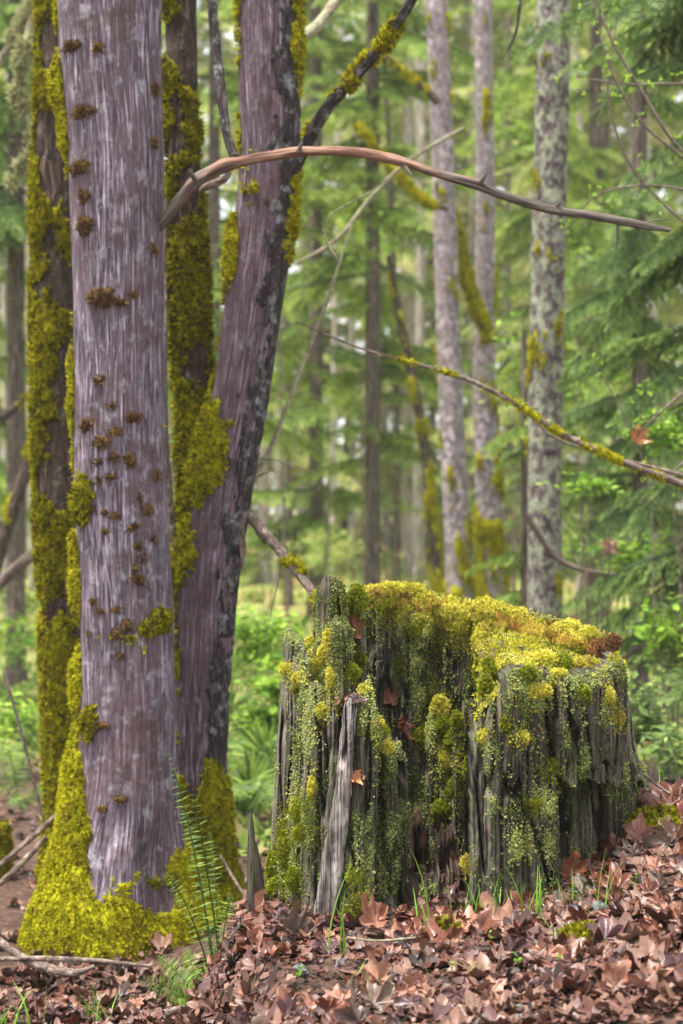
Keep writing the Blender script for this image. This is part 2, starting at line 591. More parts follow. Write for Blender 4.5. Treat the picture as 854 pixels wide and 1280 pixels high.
TUFT = tuft_template()
OCT = (np.array([[1, 0, 0], [-1, 0, 0], [0, 1, 0], [0, -1, 0], [0, 0, 1], [0, 0, -1]], float),
       np.array([[0, 2, 4], [2, 1, 4], [1, 3, 4], [3, 0, 4], [2, 0, 5], [1, 2, 5], [3, 1, 5], [0, 3, 5]]))


def tufts(pos, nrm, size, up=.25, spread=.5):
    n = len(pos)
    d = nrm + rng.normal(0, spread, (n, 3)) + np.array([0, 0, up])
    t = np.clip(rng.normal(.5, .28, n), 0, 1)
    return scatter(TUFT[0], TUFT[1], pos, basis(d), size * rng.uniform(.6, 1.5, n), t)


def moss_on(tube, mask, thick, dens, parent, mat, size=.014, name='moss', base_dr=0.0, label=None, seed=0, lump=30.0, base=0.0):
    """a raised moss skin on a tube wherever mask > 0, with tufts; one part"""
    X = tube.pos(base)
    mask = mask + .7 * (fbm(X[..., 0] * 36, X[..., 1] * 36, X[..., 2] * 30, 3, seed + 61) - .5)
    lum = fbm(X[..., 0] * lump, X[..., 1] * lump, X[..., 2] * lump * .8, 3, seed + 5)
    dr = np.where(mask > 0, base_dr + thick * (np.clip(mask, 0, 1)**.7 * (.15 + 1.5 * lum)), -.012)
    V = tube.pos(base + dr)
    Fq = tube.faces()
    keep = (mask.ravel()[Fq] > 0).any(1)
    items = [(V.reshape(-1, 3), [Fq[keep]], None)]
    # tufts
    a = np.linalg.norm(np.cross(V[1:, :-1] - V[:-1, :-1], V[:-1, 1:] - V[:-1, :-1]), axis=-1)
    w = a * np.clip((mask[:-1, :-1] + .28) / .4, 0, 1)**1.5 * (tube.N[:-1, :-1, 1] < .45)
    VS = np.where((mask > 0)[..., None], V, X + tube.N * .003)
    n = int(w.sum() * dens)
    if n > 0:
        idx = rng.choice(w.size, n, p=(w / w.sum()).ravel())
        i, j = np.unravel_index(idx, w.shape)
        r1, r2 = rng.random((2, n, 1))
        p = VS[i, j] + (VS[i + 1, j] - VS[i, j]) * r1 + (VS[i, j + 1] - VS[i, j]) * r2
        items.append(tufts(p, tube.N[i, j], size))
    V2, F2, t2 = merge(items)
    used = np.unique(np.concatenate([f.ravel() for f in F2]))
    mp = np.full(len(V2), -1)
    mp[used] = np.arange(len(used))
    return part(name, V2[used], [mp[f] for f in F2], mat, parent, tint=t2[used], kind='stuff', label=label)


def branch(pts, mat, parent, name='branch', n=40, m=10, rough=.12, label=None, D=None, seed=1, pix=True):
    t = Tube(px_pts(pts, D) if pix else pts, n, m)
    c, s_ = per(t.th)
    dr = t.r[:, None] * rough * 2 * (fbm(c * 1.5 + 5, s_ * 1.5 + 5, t.s * 14, 3, seed) - .5)
    o = part(name, t.pos(dr), t.faces(), mat, parent, uv=t.uv, label=label)
    return o, t


# ------------------------------------------------------------------ maple trees
def big_trunk(pts, n, m, ridge, flare=None, seed=0):
    t = Tube(px_pts(pts), n, m)
    c, s_ = per(t.th)
    rr = t.r.mean()
    k = 1.0 / .020 * rr                      # ridges about 2 cm apart
    wob = .9 * fbm(c * 3 + 9, s_ * 3 + 9, t.s * 2.2, 3, seed + 2)
    r1 = fbm((c + wob * .10) * k * .75, (s_ + wob * .10) * k * .75, t.s * 5.0, 3, seed)
    dr = ridge * (1 - 2 * np.abs(2 * r1 - 1)) + .015 * rr / .17 * (fbm(c * 1.2 + 3, s_ * 1.2 + 3, t.s * 1.6, 3, seed + 4) - .5)
    if flare is not None:
        dr = dr + flare(t)
    return t, dr


# front maple
fm = root('maple_tree', 'thick purplish grey maple trunk with moss skirt at its base, frontmost of the clump', 'tree', (*P(150, 1166, 5.6)[:2], float(ground_z(P(150, 1166, 5.6)[0], 5.6))))
FT_PTS = [(137, -60, 5.6, 132), (140, 100, 5.6, 124), (146, 200, 5.6, 119), (149, 400, 5.6, 112), (151, 600, 5.6, 113), (159, 800, 5.6, 114),
          (158, 900, 5.6, 120), (154, 1000, 5.6, 136), (148, 1070, 5.6, 160), (144, 1130, 5.6, 200), (144, 1165, 5.6, 222), (144, 1200, 5.6, 236)]


def flare1(t):
    f = sstep(.55, .05, t.c[:, 2])[:, None]
    return f * (.05 * np.sin(3 * t.th + 1.0) + .03 * np.sin(5 * t.th + 2.2))


t1, dr1 = big_trunk(FT_PTS, 260, 260, .0035, flare1, 20)
part('trunk', t1.pos(dr1), t1.faces(), M['maple_bark'], fm, uv=t1.uv)
X1 = t1.pos(0)
z1 = X1[..., 2]
side_l = .5 - .5 * np.cos(t1.th)           # 1 on the left side
nz = fbm(X1[..., 0] * 9, X1[..., 1] * 9, X1[..., 2] * 7, 4, 31)
# moss skirt: reaches high on the left, low in the middle
reach = .19 + .37 * np.clip(np.cos(t1.th - math.radians(195)), 0, 1)**2 * 1.6 + .08 * np.clip(np.cos(t1.th - math.radians(-10)), 0, 1)**2
reach = reach - .03 * np.clip(np.cos(t1.th - math.radians(-75)), 0, 1)**4
mask1 = np.clip((reach - z1) / .16 + (nz - .5) * 2.6, -1, 1)
# patches on the left rim and lower trunk
edge = np.clip(np.cos(t1.th - math.radians(187)), 0, 1)**10
mask1 = np.maximum(mask1, edge * 1.6 * (fbm(t1.th * 0 + 1, t1.s * 3.0, 2, 3, 8) - .50) * 3 - 1.0 * (1 - edge) - .15)
band = np.exp(-((z1 - 1.10) / .03)**2) * .35 + np.exp(-((z1 - 1.74) / .06)**2) * edge * 1.5
mask1 = np.maximum(mask1, band * np.clip((nz - .45) * 5, -1, 1) - .35)
moss_on(t1, mask1 - .12, .030, 15000, fm, M['moss_gold'], .012, base_dr=.004, seed=3, lump=15, base=dr1)


def clump_on(tube, px, py, w, h, parent, mat, dens=60, seed=0, depth=None, label=None, size=.011):
    """small moss lump on the camera side of a trunk at a photo pixel"""
    D = tube.c[:, 1].mean()
    zt = CZ + (640 - py) * D / F
    i = int(np.argmin(abs(tube.c[:, 2] - zt)))
    c, r = tube.c[i], tube.r[i]
    for _ in range(3):
        x = (px - 427) * D / F
        k = np.clip((x - c[0]) / r, -.98, .98)
        D = c[1] - r * math.sqrt(1 - k * k)
    nrm = np.array([k, -math.sqrt(1 - k * k), 0.1])
    nrm /= np.linalg.norm(nrm)
    a, b = w * .5 * D / F, h * .5 * D / F
    d = depth or min(a, b) * .8
    R = basis(nrm[None], np.array([0.0]))[0]
    th, ph = np.meshgrid(np.linspace(0, 2 * np.pi, 13), np.linspace(0, np.pi * .5, 6))
    loc = np.stack([a * np.cos(th) * np.sin(ph), b * np.sin(th) * np.sin(ph), d * np.cos(ph)], -1)
    q = loc @ R.T
    pc = np.array([(px - 427) * D / F, D, CZ + (640 - py) * D / F])
    V = pc + q * (.7 + .6 * fbm(q[..., 0] * 70 + px, q[..., 1] * 70, q[..., 2] * 70, 3, seed))[..., None] - nrm * .003
    n = int(dens * (a * b / .0004))**1
    n = int(np.clip(n, 25, 260))
    ii, jj = rng.integers(0, 6, n), rng.integers(0, 12, n)
    p = V[ii, jj] + rng.normal(0, .003, (n, 3))
    nn = q[ii, jj] / (np.linalg.norm(q[ii, jj], axis=1)[:, None] + 1e-6)
    V2, F2, t2 = merge([(V.reshape(-1, 3), [grid_faces(6, 13)], None), tufts(p, nn, size, .1)])
    return part('moss_clump', V2, F2, mat, parent, tint=t2, kind='stuff', label=label)


burrs = [(90, 58, 26, 12), (122, 60, 12, 12), (104, 140, 32, 14), (100, 210, 34, 16), (106, 246, 14, 18), (108, 282, 22, 24), (128, 372, 34, 26),
         (152, 378, 16, 12), (166, 368, 10, 10), (192, 112, 14, 12), (192, 178, 12, 10), (190, 312, 12, 16), (125, 475, 12, 8), (110, 531, 20, 14),
         (141, 507, 10, 8), (166, 522, 20, 12), (146, 540, 14, 10), (128, 552, 22, 14), (142, 572, 14, 10), (162, 575, 14, 16), (138, 596, 14, 10),
         (124, 578, 12, 8), (195, 594, 10, 14), (124, 600, 8, 7), (175, 622, 7, 8), (184, 637, 12, 14), (146, 644, 12, 9), (132, 641, 6, 7), (117, 636, 10, 10),
         (166, 660, 14, 10), (132, 664, 6, 6), (171, 683, 10, 10), (192, 674, 8, 9), (178, 700, 8, 9), (169, 710, 8, 8), (172, 723, 14, 12), (125, 765, 10, 7),
         (145, 763, 9, 8), (118, 752, 10, 10), (158, 782, 13, 14), (146, 793, 14, 10), (114, 793, 9, 9), (123, 906, 26, 9), (128, 1010, 12, 8), (150, 1000, 14, 8), (150, 820, 9, 6)]
for k, (bx_, by_, bw, bh) in enumerate(burrs):
    clump_on(t1, bx_, by_, bw, bh, fm, M['moss_rust'], seed=k, label='small rusty brown moss tuft' if k == 0 else None)
for k, (bx_, by_, bw, bh) in enumerate([(104, 620, 34, 62), (200, 775, 34, 30), (186, 785, 24, 18), (112, 905, 24, 40), (105, 640, 22, 30)]):
    clump_on(t1, bx_, by_, bw, bh, fm, M['moss_olive'], 80, 60 + k, .03, size=.015)

# bare curved branch and the dark upright one, both on the front maple
db = [(196, 290, 5.56, 8), (206, 276, 5.54, 12), (228, 247, 5.5, 15), (246, 228, 5.47, 19), (262, 217, 5.45, 16), (284, 206, 5.42, 17), (300, 202, 5.4, 13.5), (345, 194, 5.35, 12.5), (372, 190, 5.32, 13), (400, 189, 5.3, 11),
      (450, 191, 5.3, 12), (505, 203, 5.25, 12.5), (560, 221, 5.2, 11), (594, 230, 5.2, 13.5), (612, 238, 5.2, 11), (640, 248, 5.2, 11), (690, 262, 5.2, 11), (740, 270, 5.2, 10.5), (800, 281, 5.2, 9.5), (838, 288, 5.2, 6)]
_, tb = branch(db, M['dead_branch'], fm, 'dead_branch', 200, 18, .30, 'bare reddish brown dead branch arching across the right trunk')
branch([(250, 238, 5.43, 5), (262, 232, 5.42, 11), (280, 224, 5.42, 10), (288, 215, 5.42, 6)], M['twig'], fm, 'branch_stub', 20, 8, .3)
branch([(262, -60, 5.6, 12), (268, 40, 5.55, 13), (276, 110, 5.5, 13), (283, 165, 5.45, 12), (293, 197, 5.42, 12)], M['dark_bark'], fm, 'branch', 60, 10, .2, 'dark upright branch')
for k, q in enumerate([[(596, 232, 5.2, 6), (604, 224, 5.18, 5), (608, 217, 5.17, 2)], [(372, 190, 5.3, 6), (376, 182, 5.29, 5), (379, 177, 5.28, 2)], [(505, 204, 5.25, 5), (510, 213, 5.22, 4), (516, 220, 5.2, 1.5)],
                       [(690, 263, 5.2, 5), (697, 256, 5.19, 4), (702, 252, 5.18, 1.5)], [(246, 228, 5.45, 8), (240, 218, 5.42, 6), (236, 211, 5.41, 3)], [(800, 281, 5.2, 3.5), (815, 276, 5.2, 2.5), (836, 274, 5.2, 1)]]):
    branch(q, M['dead_branch'], fm, 'broken_twig', 14, 8, .4, seed=k)
branch([(772, 276, 5.2, 4), (772, 292, 5.2, 3.4), (770, 312, 5.2, 2)], M['dead_branch'], fm, 'twig', 10, 6)

# forked maple behind, right
rx, ry = P(246, 1135, 5.95)[:2]
rm = root('maple_tree', 'leaning forked maple trunk with black lichen stripe, right of the thick front trunk', 'tree', (rx, ry, float(ground_z(rx, ry))))
RT_PTS = [(334, -60, 5.95, 74), (336, 100, 5.95, 74), (337, 190, 5.95, 72), (326, 300, 5.95, 72), (313, 400, 5.95, 68), (299, 500, 5.95, 68), (278, 600, 5.95, 74),
          (260, 700, 5.95, 78), (253, 800, 5.95, 73), (249, 920, 5.95, 68), (247, 1030, 5.95, 66), (246, 1090, 5.95, 84), (246, 1140, 5.95, 112), (246, 1170, 5.95, 120)]
t2, dr2 = big_trunk(RT_PTS, 220, 180, .003, None, 40)
# the black lichen stripe down its right side is a skin of its own
g = NG('striped_bark')
part('trunk', t2.pos(dr2), t2.faces(), M['fork_bark'], rm, uv=t2.uv)
X2 = t2.pos(0)
n2_ = fbm(X2[..., 0] * 12, X2[..., 1] * 12, X2[..., 2] * 5, 4, 51)
stripe = np.cos(t2.th - math.radians(-22)) - .74 + (n2_ - .5) * .8 + (fbm(X2[..., 0] * 40, X2[..., 1] * 40, X2[..., 2] * 22, 4, 53) - .5) * 1.3
V = t2.pos(dr2 + np.where(stripe > 0, .0035 + .006 * fbm(X2[..., 0] * 60, X2[..., 1] * 60, X2[..., 2] * 30, 3, 52), -.01))
fq = t2.faces()
fq = fq[(stripe.ravel()[fq] > 0).any(1)]
part('black_lichen_crust', V, fq, M['dark_bark'], rm, uv=t2.uv)
zz = X2[..., 2]
mk = np.cos(t2.th - math.radians(190)) - .86 + (n2_ - .5) * 2.0 - .25 * sstep(1.75, 2.1, zz) + .32 * np.exp(-((zz - 1.75) / .25)**2)
mk = np.maximum(mk, (.50 - zz) / .2 + (n2_ - .5) * 2.5 + .5 * np.clip(np.cos(t2.th - math.radians(205)), 0, 1))
mk = np.maximum(mk, (np.cos(t2.th - math.radians(-2)) - .93 + (n2_ - .5) * 1.0) * sstep(2.3, 2.6, zz) * 2 - (1 - sstep(2.3, 2.6, zz)))
moss_on(t2, np.clip(mk * 1.4, -1, 1), .026, 9000, rm, M['moss_gold'], .016, base_dr=.004, seed=6, base=dr2)
# fork stem
t3, dr3 = big_trunk([(225, -60, 6.05, 36), (230, 200, 6.05, 38), (237, 400, 6.05, 42), (244, 500, 6.05, 40), (243, 560, 6.02, 40), (252, 640, 5.98, 46)], 150, 100, .005, None, 60)
st3 = part('fork_stem', t3.pos(dr3), t3.faces(), M['moss_bark'], rm, uv=t3.uv)
X3 = t3.pos(0)
n3_ = fbm(X3[..., 0] * 10, X3[..., 1] * 10, X3[..., 2] * 7, 4, 71)
moss_on(t3, np.clip((n3_ - .46) * 5 + .25 * sstep(3.5, 2.2, X3[..., 2]) - .25 * sstep(2.9, 3.3, X3[..., 2]), -1, 1), .014, 10000, st3, M['moss_olive'], .016, base_dr=.003, seed=8, base=dr3)
# branches of the forked maple
o, tb2 = branch([(366, 215, 5.9, 15), (385, 178, 5.85, 16), (402, 145, 5.8, 16), (430, 110, 5.75, 15), (465, 72, 5.7, 14), (495, 32, 5.65, 13), (520, -10, 5.6, 12), (540, -50, 5.6, 11)], M['dark_bark'], rm, 'branch', 80, 14, .25, 'mossy branch rising to the upper right')
xb = tb2.pos(0)
nb = fbm(xb[..., 0] * 14, xb[..., 1] * 14, xb[..., 2] * 14, 3, 90)
moss_on(tb2, np.clip((nb - .5) * 5 + .35 * np.sin(tb2.th) - .25, -1, 1), .009, 16000, o, M['moss_gold'], .015, base_dr=.003, seed=9)
o, tb3 = branch([(298, 636, 5.95, 13), (318, 652, 5.9, 13), (345, 683, 5.8, 12.5), (372, 715, 5.7, 12), (396, 748, 5.6, 11), (420, 785, 5.5, 9)], M['twig'], rm, 'broken_branch', 60, 12, .25, 'broken dark limb slanting down behind the stump')
xb = tb3.pos(0)
nb = fbm(xb[..., 0] * 14, xb[..., 1] * 14, xb[..., 2] * 14, 3, 92)
moss_on(tb3, np.clip((nb - .60) * 6, -1, 1), .014, 12000, o, M['moss_gold'], .012, base_dr=.002, seed=10)
branch([(306, 640, 5.9, 9), (302, 662, 5.9, 10), (304, 690, 5.9, 8), (301, 712, 5.9, 3)], M['twig'], rm, 'branch_stub', 24, 8, .5)
branch([(316, 650, 5.9, 7), (324, 668, 5.88, 6), (332, 680, 5.88, 3)], M['twig'], rm, 'branch_stub', 16, 8, .4)
branch([(300, 640, 5.95, 7), (313, 605, 5.95, 6.5), (338, 560, 6.0, 6), (362, 500, 6.05, 5.5), (388, 430, 6.1, 5), (408, 380, 6.1, 4.5), (424, 330, 6.15, 4), (440, 280, 6.2, 3)], M['pale_twig'], rm, 'branch', 70, 8, .35, 'slender pale lichen covered shoot')
branch([(318, 598, 5.95, 4), (335, 590, 5.95, 3), (352, 590, 5.95, 2)], M['pale_twig'], rm, 'twig', 14, 6)
branch([(322, 573, 5.97, 3), (345, 575, 5.97, 2), (392, 590, 5.97, 1.2)], M['pale_twig'], rm, 'twig', 14, 6)
branch([(424, 330, 6.15, 3.4), (405, 290, 6.2, 3.2), (415, 268, 6.2, 2.5), (470, 235, 6.2, 2.0), (555, 160, 6.2, 1.2)], M['pale_twig'], rm, 'twig', 30, 6)
branch([(345, 660, 5.9, 2), (352, 700, 5.9, 1.8), (340, 760, 5.9, 1.2), (325, 830, 5.9, 1)], M['twig'], rm, 'twig', 20, 6)
branch([(352, 60, 6.1, 14), (385, 42, 6.3, 14), (410, 15, 6.5, 13), (440, -30, 6.7, 12)], M['pale_twig'], rm, 'branch', 40, 10, .4, 'pale mossy branch near the top')
# thin dark shoot between the front trunk and the fork
branch([(208, 250, 6.0, 8), (207, 350, 6.0, 8), (206, 500, 5.9, 7), (214, 640, 5.9, 9), (235, 760, 5.9, 12)], M['twig'], rm, 'shoot', 60, 8, .25)

# left mossy trunk
lx, ly = P(92, 1100, 6.4)[:2]
lm = root('maple_tree', 'dark moss covered trunk half hidden behind the left side of the thick front trunk', 'tree', (lx, ly, float(ground_z(lx, ly))))
t4, dr4 = big_trunk([(72, -60, 6.4, 40), (70, 100, 6.4, 42), (68, 200, 6.4, 46), (69, 400, 6.4, 50), (72, 600, 6.4, 50), (79, 800, 6.4, 46), (84, 900, 6.4, 50), (91, 1000, 6.4, 56), (93, 1070, 6.4, 70), (94, 1120, 6.4, 90)], 200, 120, .005, None, 80)
part('trunk', t4.pos(dr4), t4.faces(), M['moss_bark'], lm, uv=t4.uv)
X4 = t4.pos(0)
n4_ = fbm(X4[..., 0] * 9, X4[..., 1] * 9, X4[..., 2] * 6, 4, 73)
mk = (n4_ - .5) * 5 + .5 * np.cos(t4.th - math.radians(200)) - .5 * sstep(2.6, 3.2, X4[..., 2]) + 1.6 * sstep(1.1, .8, X4[..., 2]) - .15
moss_on(t4, np.clip(mk + .22, -1, 1), .016, 9000, lm, M['moss_olive'], .015, base_dr=.004, seed=12, base=dr4)

# ------------------------------------------------------------------ the stump
SX, SD = .335, 4.45
st_base = np.array([SX, SD, .45])
stump = root('tree_stump', 'large rotten mossy tree stump split open at the front', 'stump', st_base)


def shell_out(x, z):
    R = .50 + .06 * np.clip(1.0 - (z - .45) / .8, 0, 1.2)
    return SD - np.sqrt(np.clip(R * R - (x - SX)**2, .0, None))


def shell_in(x, z):
    return SD - .10 + np.sqrt(np.clip(.46**2 - (x - SX)**2, .004, None)) * .55


lich = []      # (pos, normal, size, tint)
zb = np.full((640, 427), np.inf)   # nearest wood surface along the line of sight, used to seat moss and leaves on the wood


def zb_add(V):
    V = V.reshape(-1, 3)
    px = V[:, 0] / V[:, 1] * F + 427
    py = 640 - (V[:, 2] - CZ) / V[:, 1] * F
    i, j = (py / 2).astype(int), (px / 2).astype(int)
    ok = (i >= 0) & (i < 640) & (j >= 0) & (j < 427)
    np.minimum.at(zb, (i[ok], j[ok]), V[ok, 1])


def zb_at(px, py, default=None):
    i, j = int(py / 2), int(px / 2)
    w = zb[max(i - 1, 0):i + 2, max(j - 1, 0):j + 2]
    w = w[np.isfinite(w)]
    return float(np.median(w)) if len(w) else default



def stave(L, R, T, B, off, dens, mat, seed, thick=.07, shell=shell_out, rough=1.0, jag=8.0, edge=.05, name='wood_slab', label=None, crack=1.0, res=1.3, bend=None):
    ys_, = [np.arange(700, 1200)]
    Lx = np.interp(ys_, [a for a, b in L], [b for a, b in L])
    Rx = np.interp(ys_, [a for a, b in R], [b for a, b in R])
    wpx = float((Rx - Lx).max())
    nu = max(9, int(wpx / res))
    u = np.linspace(0, 1, nu)
    yt = np.interp(u, [a for a, b in T], [b for a, b in T])
    yb = np.interp(u, [a for a, b in B], [b for a, b in B])
    nzu = vnoise(u * wpx / 5.0, seed * 3.1, 0, seed)
    yt = yt + jag * (1.6 * np.abs(nzu - .5) * 2 - .6) + jag * .6 * (vnoise(u * wpx / 2.0, 7.7, 0, seed + 1) - .5)
    nv = max(10, int((yb - yt).max() / 3.2))
    v = np.linspace(0, 1, nv)[:, None]
    y = yb[None] + (yt - yb)[None] * v
    xl, xr = np.interp(y, ys_, Lx), np.interp(y, ys_, Rx)
    sway = 2.2 * (fbm(y / 38., seed + .3, 0, 3, seed) - .5) * 2
    en = 3.0 * (fbm(y / 14., np.where(u < .5, 1.5, 9.5)[None], 0, 3, seed + 9) - .5) * (np.abs(2 * u - 1)**2)[None]
    x = xl + (xr - xl) * u[None] + sway + en
    D = np.full_like(x, 4.1)
    for _ in range(4):
        xw = (x - 427) * D / F
        zw = CZ + (640 - y) * D / F
        D = shell(xw, zw) + off
    xw = (x - 427) * D / F
    zw = CZ + (640 - y) * D / F
    f1 = fbm(xw * 40 + seed, zw * 2.2, 0, 3, seed + 2)
    f2 = fbm(xw * 150, zw * 5, seed, 3, seed + 3)
    f3 = fbm(xw * 34, zw * 19, seed, 4, seed + 6)
    cr = 1 - np.abs(2 * fbm(xw * 15 + .5 * zw, zw * 1.9, seed, 3, seed + 4) - 1)
    cr = sstep(.90, .995, cr)
    cr2 = sstep(.86, .99, 1 - np.abs(2 * fbm(xw * 75, zw * 3.0, seed, 2, seed + 5) - 1))
    f4 = fbm(xw * 13 + .2 * zw, zw * 3.2, seed, 3, seed + 7)
    f5 = fbm(xw * 300, zw * 9, seed, 2, seed + 8)
    disp = rough * (.055 * (f4 - .5) + .016 * (f1 - .5) + .014 * (f2 - .5) + .024 * (f3 - .5) + .008 * (f5 - .5)) - crack * (.062 * cr + .013 * cr2)
    ed = (np.abs(2 * u - 1)[None]**6) * edge * .75 + 0 * v
    tp = sstep(.9, 1, v) * .02
    Df = D + ed - disp + tp
    if bend is not None:
        Df = Df + bend(u[None], y)
    # push along the view of the shell centre
    Vf = np.stack([(x - 427) * D / F, Df, zw], -1)
    Vb = Vf.copy()
    Vb[..., 1] = np.maximum(D, Df) + thick + .02 * (f1 - .5)
    n = nv * nu
    fq = grid_faces(nv, nu)
    ring = np.concatenate([np.arange(nu), np.arange(1, nv) * nu + nu - 1, (nv - 1) * nu + np.arange(nu - 2, -1, -1), np.arange(nv - 2, 0, -1) * nu])
    nx = np.roll(ring, -1)
    side = np.stack([nx, ring, ring + n, nx + n], -1)
    V = np.concatenate([Vf.reshape(-1, 3), Vb.reshape(-1, 3)])
    uv = np.concatenate([np.stack([xw + seed * .37, zw + seed * .11], -1).reshape(-1, 2)] * 2)
    part(name, V, [np.concatenate([fq, fq[:, ::-1] + n, side])], mat, stump, uv=uv, label=label)
    zb_add(Vf)
    # lichen granules
    gu, gv_ = np.gradient(Vf, axis=1), np.gradient(Vf, axis=0)
    N = np.cross(gu, gv_)
    N /= np.linalg.norm(N, axis=-1)[..., None] + 1e-9
    N = np.where((N[..., 1:2] > 0), -N, N)
    str_ = fbm(xw * 60, zw * 7, seed + 2.2, 3, 200)
    pat = fbm(xw * 15 + .1 * seed, zw * 10, 0, 4, 210)
    m = sstep(.50, .66, .36 * str_ + .64 * pat + dens * .21 - .112 + .10 * sstep(.75, 1, v) + .05 * (f1 - .5)) * (1 - .6 * np.clip(cr, 0, 1))
    m = m + .16 * dens * sstep(.38, .58, str_)
    area = float((wpx * (yb - yt).mean()))
    k = int(area * .42 * (0.4 + dens))
    w = m.ravel() + 1e-6
    k = int(min(k, w.sum() * 5.0))
    if k > 5 and dens > 0:
        idx = rng.choice(n, k, p=w / w.sum())
        idx = idx[m.ravel()[idx] > .02]
        k = len(idx)
        pp = Vf.reshape(-1, 3)[idx] + rng.normal(0, .0022, (k, 3))
        nn = N.reshape(-1, 3)[idx]
        tn = fbm(pp[:, 0] * 14, pp[:, 2] * 10, 0, 3, 220)
        lich.append((pp + nn * .001, nn, np.clip(rng.lognormal(math.log(.0019), .42, k), .001, .0046), np.clip(.5 + (tn - .5) * 1.6 + rng.normal(0, .16, k), 0, 1)))
    return Vf, N


W, WD, WP, WR = M['wood'], M['wood_dark'], M['wood_pale'], M['wood_rot']
flat = lambda y: [(0, y), (1, y)]
# back wall, seen through the split
stave([(730, 436), (900, 446), (1160, 470)], [(730, 530), (1160, 535)], [(0, 742), (.2, 738), (.5, 733), (1, 741)], flat(1160), 0, .75, W, 101, .16, shell_in, 1.3, 6, .02, label='inner back wall of the hollow')
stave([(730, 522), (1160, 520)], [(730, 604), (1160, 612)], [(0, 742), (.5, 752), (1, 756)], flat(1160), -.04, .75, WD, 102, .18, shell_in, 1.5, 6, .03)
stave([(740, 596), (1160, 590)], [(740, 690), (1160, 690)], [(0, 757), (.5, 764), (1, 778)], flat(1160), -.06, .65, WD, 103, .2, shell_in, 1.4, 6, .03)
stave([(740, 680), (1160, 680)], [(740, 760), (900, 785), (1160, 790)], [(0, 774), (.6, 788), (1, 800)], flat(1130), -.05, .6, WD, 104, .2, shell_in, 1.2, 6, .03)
# left spires, set back
stave([(720, 395), (760, 391), (900, 386)], [(720, 430), (760, 434), (900, 442)], [(0, 748), (.15, 730), (.45, 722), (.8, 726), (1, 742)], flat(900), .10, .45, WD, 105, .08, shell_out, 1.3, 5, .05, 'spire', 'tall mossy grey spire')
stave([(770, 412), (880, 408)], [(770, 427), (880, 432)], [(0, 781), (.5, 770), (1, 783)], flat(885), .03, .85, W, 106, .05, shell_out, 1.1, 3, .03, 'spire')
stave([(775, 425), (890, 424)], [(775, 440), (890, 446)], [(0, 784), (.5, 776), (1, 790)], flat(900), .06, .95, W, 107, .05, shell_out, 1.1, 3, .03, 'spire')
stave([(780, 434), (890, 436)], [(740, 456), (890, 462)], [(0, 775), (.4, 738), (.7, 735), (1, 742)], flat(900), .22, 1.0, W, 108, .06, shell_out, 1.1, 5, .03)
stave([(785, 357), (870, 354)], [(785, 367), (870, 370)], [(0, 798), (.35, 786), (1, 800)], flat(880), .05, .15, W, 109, .04, shell_out, 1.0, 3, .02, 'spire', 'thin bare spike')
stave([(795, 366), (880, 362)], [(795, 384), (880, 392)], [(0, 806), (.5, 797), (1, 801)], flat(900), .07, .8, W, 110, .05, shell_out, 1.0, 4, .02)
stave([(800, 384), (880, 384)], [(800, 398), (880, 402)], [(0, 812), (.5, 800), (1, 812)], flat(900), .09, .9, W, 111, .05, shell_out, 1.0, 4, .02)
# front left slabs
stave([(835, 350), (900, 347), (1000, 341), (1060, 337), (1160, 331)], [(835, 366), (1000, 362), (1160, 366)], [(0, 838), (.5, 832), (1, 836)], flat(1165), .02, .25, W, 112, .1, shell_out, .9, 6, .05, label='grey outer edge of the stump')
stave([(825, 361), (1000, 357), (1160, 358)], [(825, 386), (1000, 382), (1160, 386)], [(0, 834), (.4, 822), (1, 830)], flat(1165), -.005, .62, W, 113, .1, shell_out, 1.1, 8, .04)
stave([(850, 381), (1000, 377), (1160, 376)], [(850, 403), (1000, 396), (1160, 400)], [(0, 866), (.4, 856), (1, 864)], flat(1168), -.02, .66, W, 114, .1, shell_out, 1.1, 6, .04)
stave([(860, 399), (1000, 391), (1160, 384)], [(860, 422), (1000, 412), (1160, 408)], [(0, 872), (.6, 862), (1, 872)], flat(1168), .0, .50, W, 115, .1, shell_out, 1.1, 6, .04)
stave([(870, 415), (940, 412), (1060, 402), (1160, 388)], [(870, 436), (940, 432), (1060, 420), (1160, 405)], [(0, 884), (.6, 872), (1, 880)], flat(1168), -.015, .22, W, 116, .09, shell_out, 1.0, 6, .04)
stave([(880, 430), (950, 424), (1050, 408), (1160, 389)], [(880, 448), (950, 442), (1050, 434), (1100, 428), (1160, 419)], [(0, 890), (.5, 876), (1, 884)], flat(1172), -.055, 0, WP, 117, .09, shell_out, .85, 10, .03, label='bare silver grey curving strip of wood', crack=.8)
stave([(855, 441), (1000, 438), (1160, 416)], [(855, 462), (1000, 462), (1160, 446)], [(0, 880), (.5, 866), (1, 858)], flat(1168), -.02, .48, W, 118, .09, shell_out, 1.1, 8, .04)
stave([(850, 456), (1000, 456), (1160, 440)], [(850, 472), (930, 477), (1060, 470), (1160, 468)], [(0, 866), (.4, 852), (.7, 878), (1, 900)], flat(1168), -.005, .5, W, 119, .09, shell_out, 1.1, 7, .05)
stave([(925, 470), (1160, 458)], [(925, 496), (1040, 500), (1160, 494)], [(0, 924), (.5, 916), (1, 938)], flat(1160), .10, .85, WD, 120, .1, shell_out, 1.1, 8, .05)
stave([(925, 488), (1160, 486)], [(925, 508), (1040, 514), (1160, 512)], [(0, 950), (.5, 930), (1, 955)], flat(1150), .16, .8, WD, 121, .1, shell_out, 1.1, 8, .05)
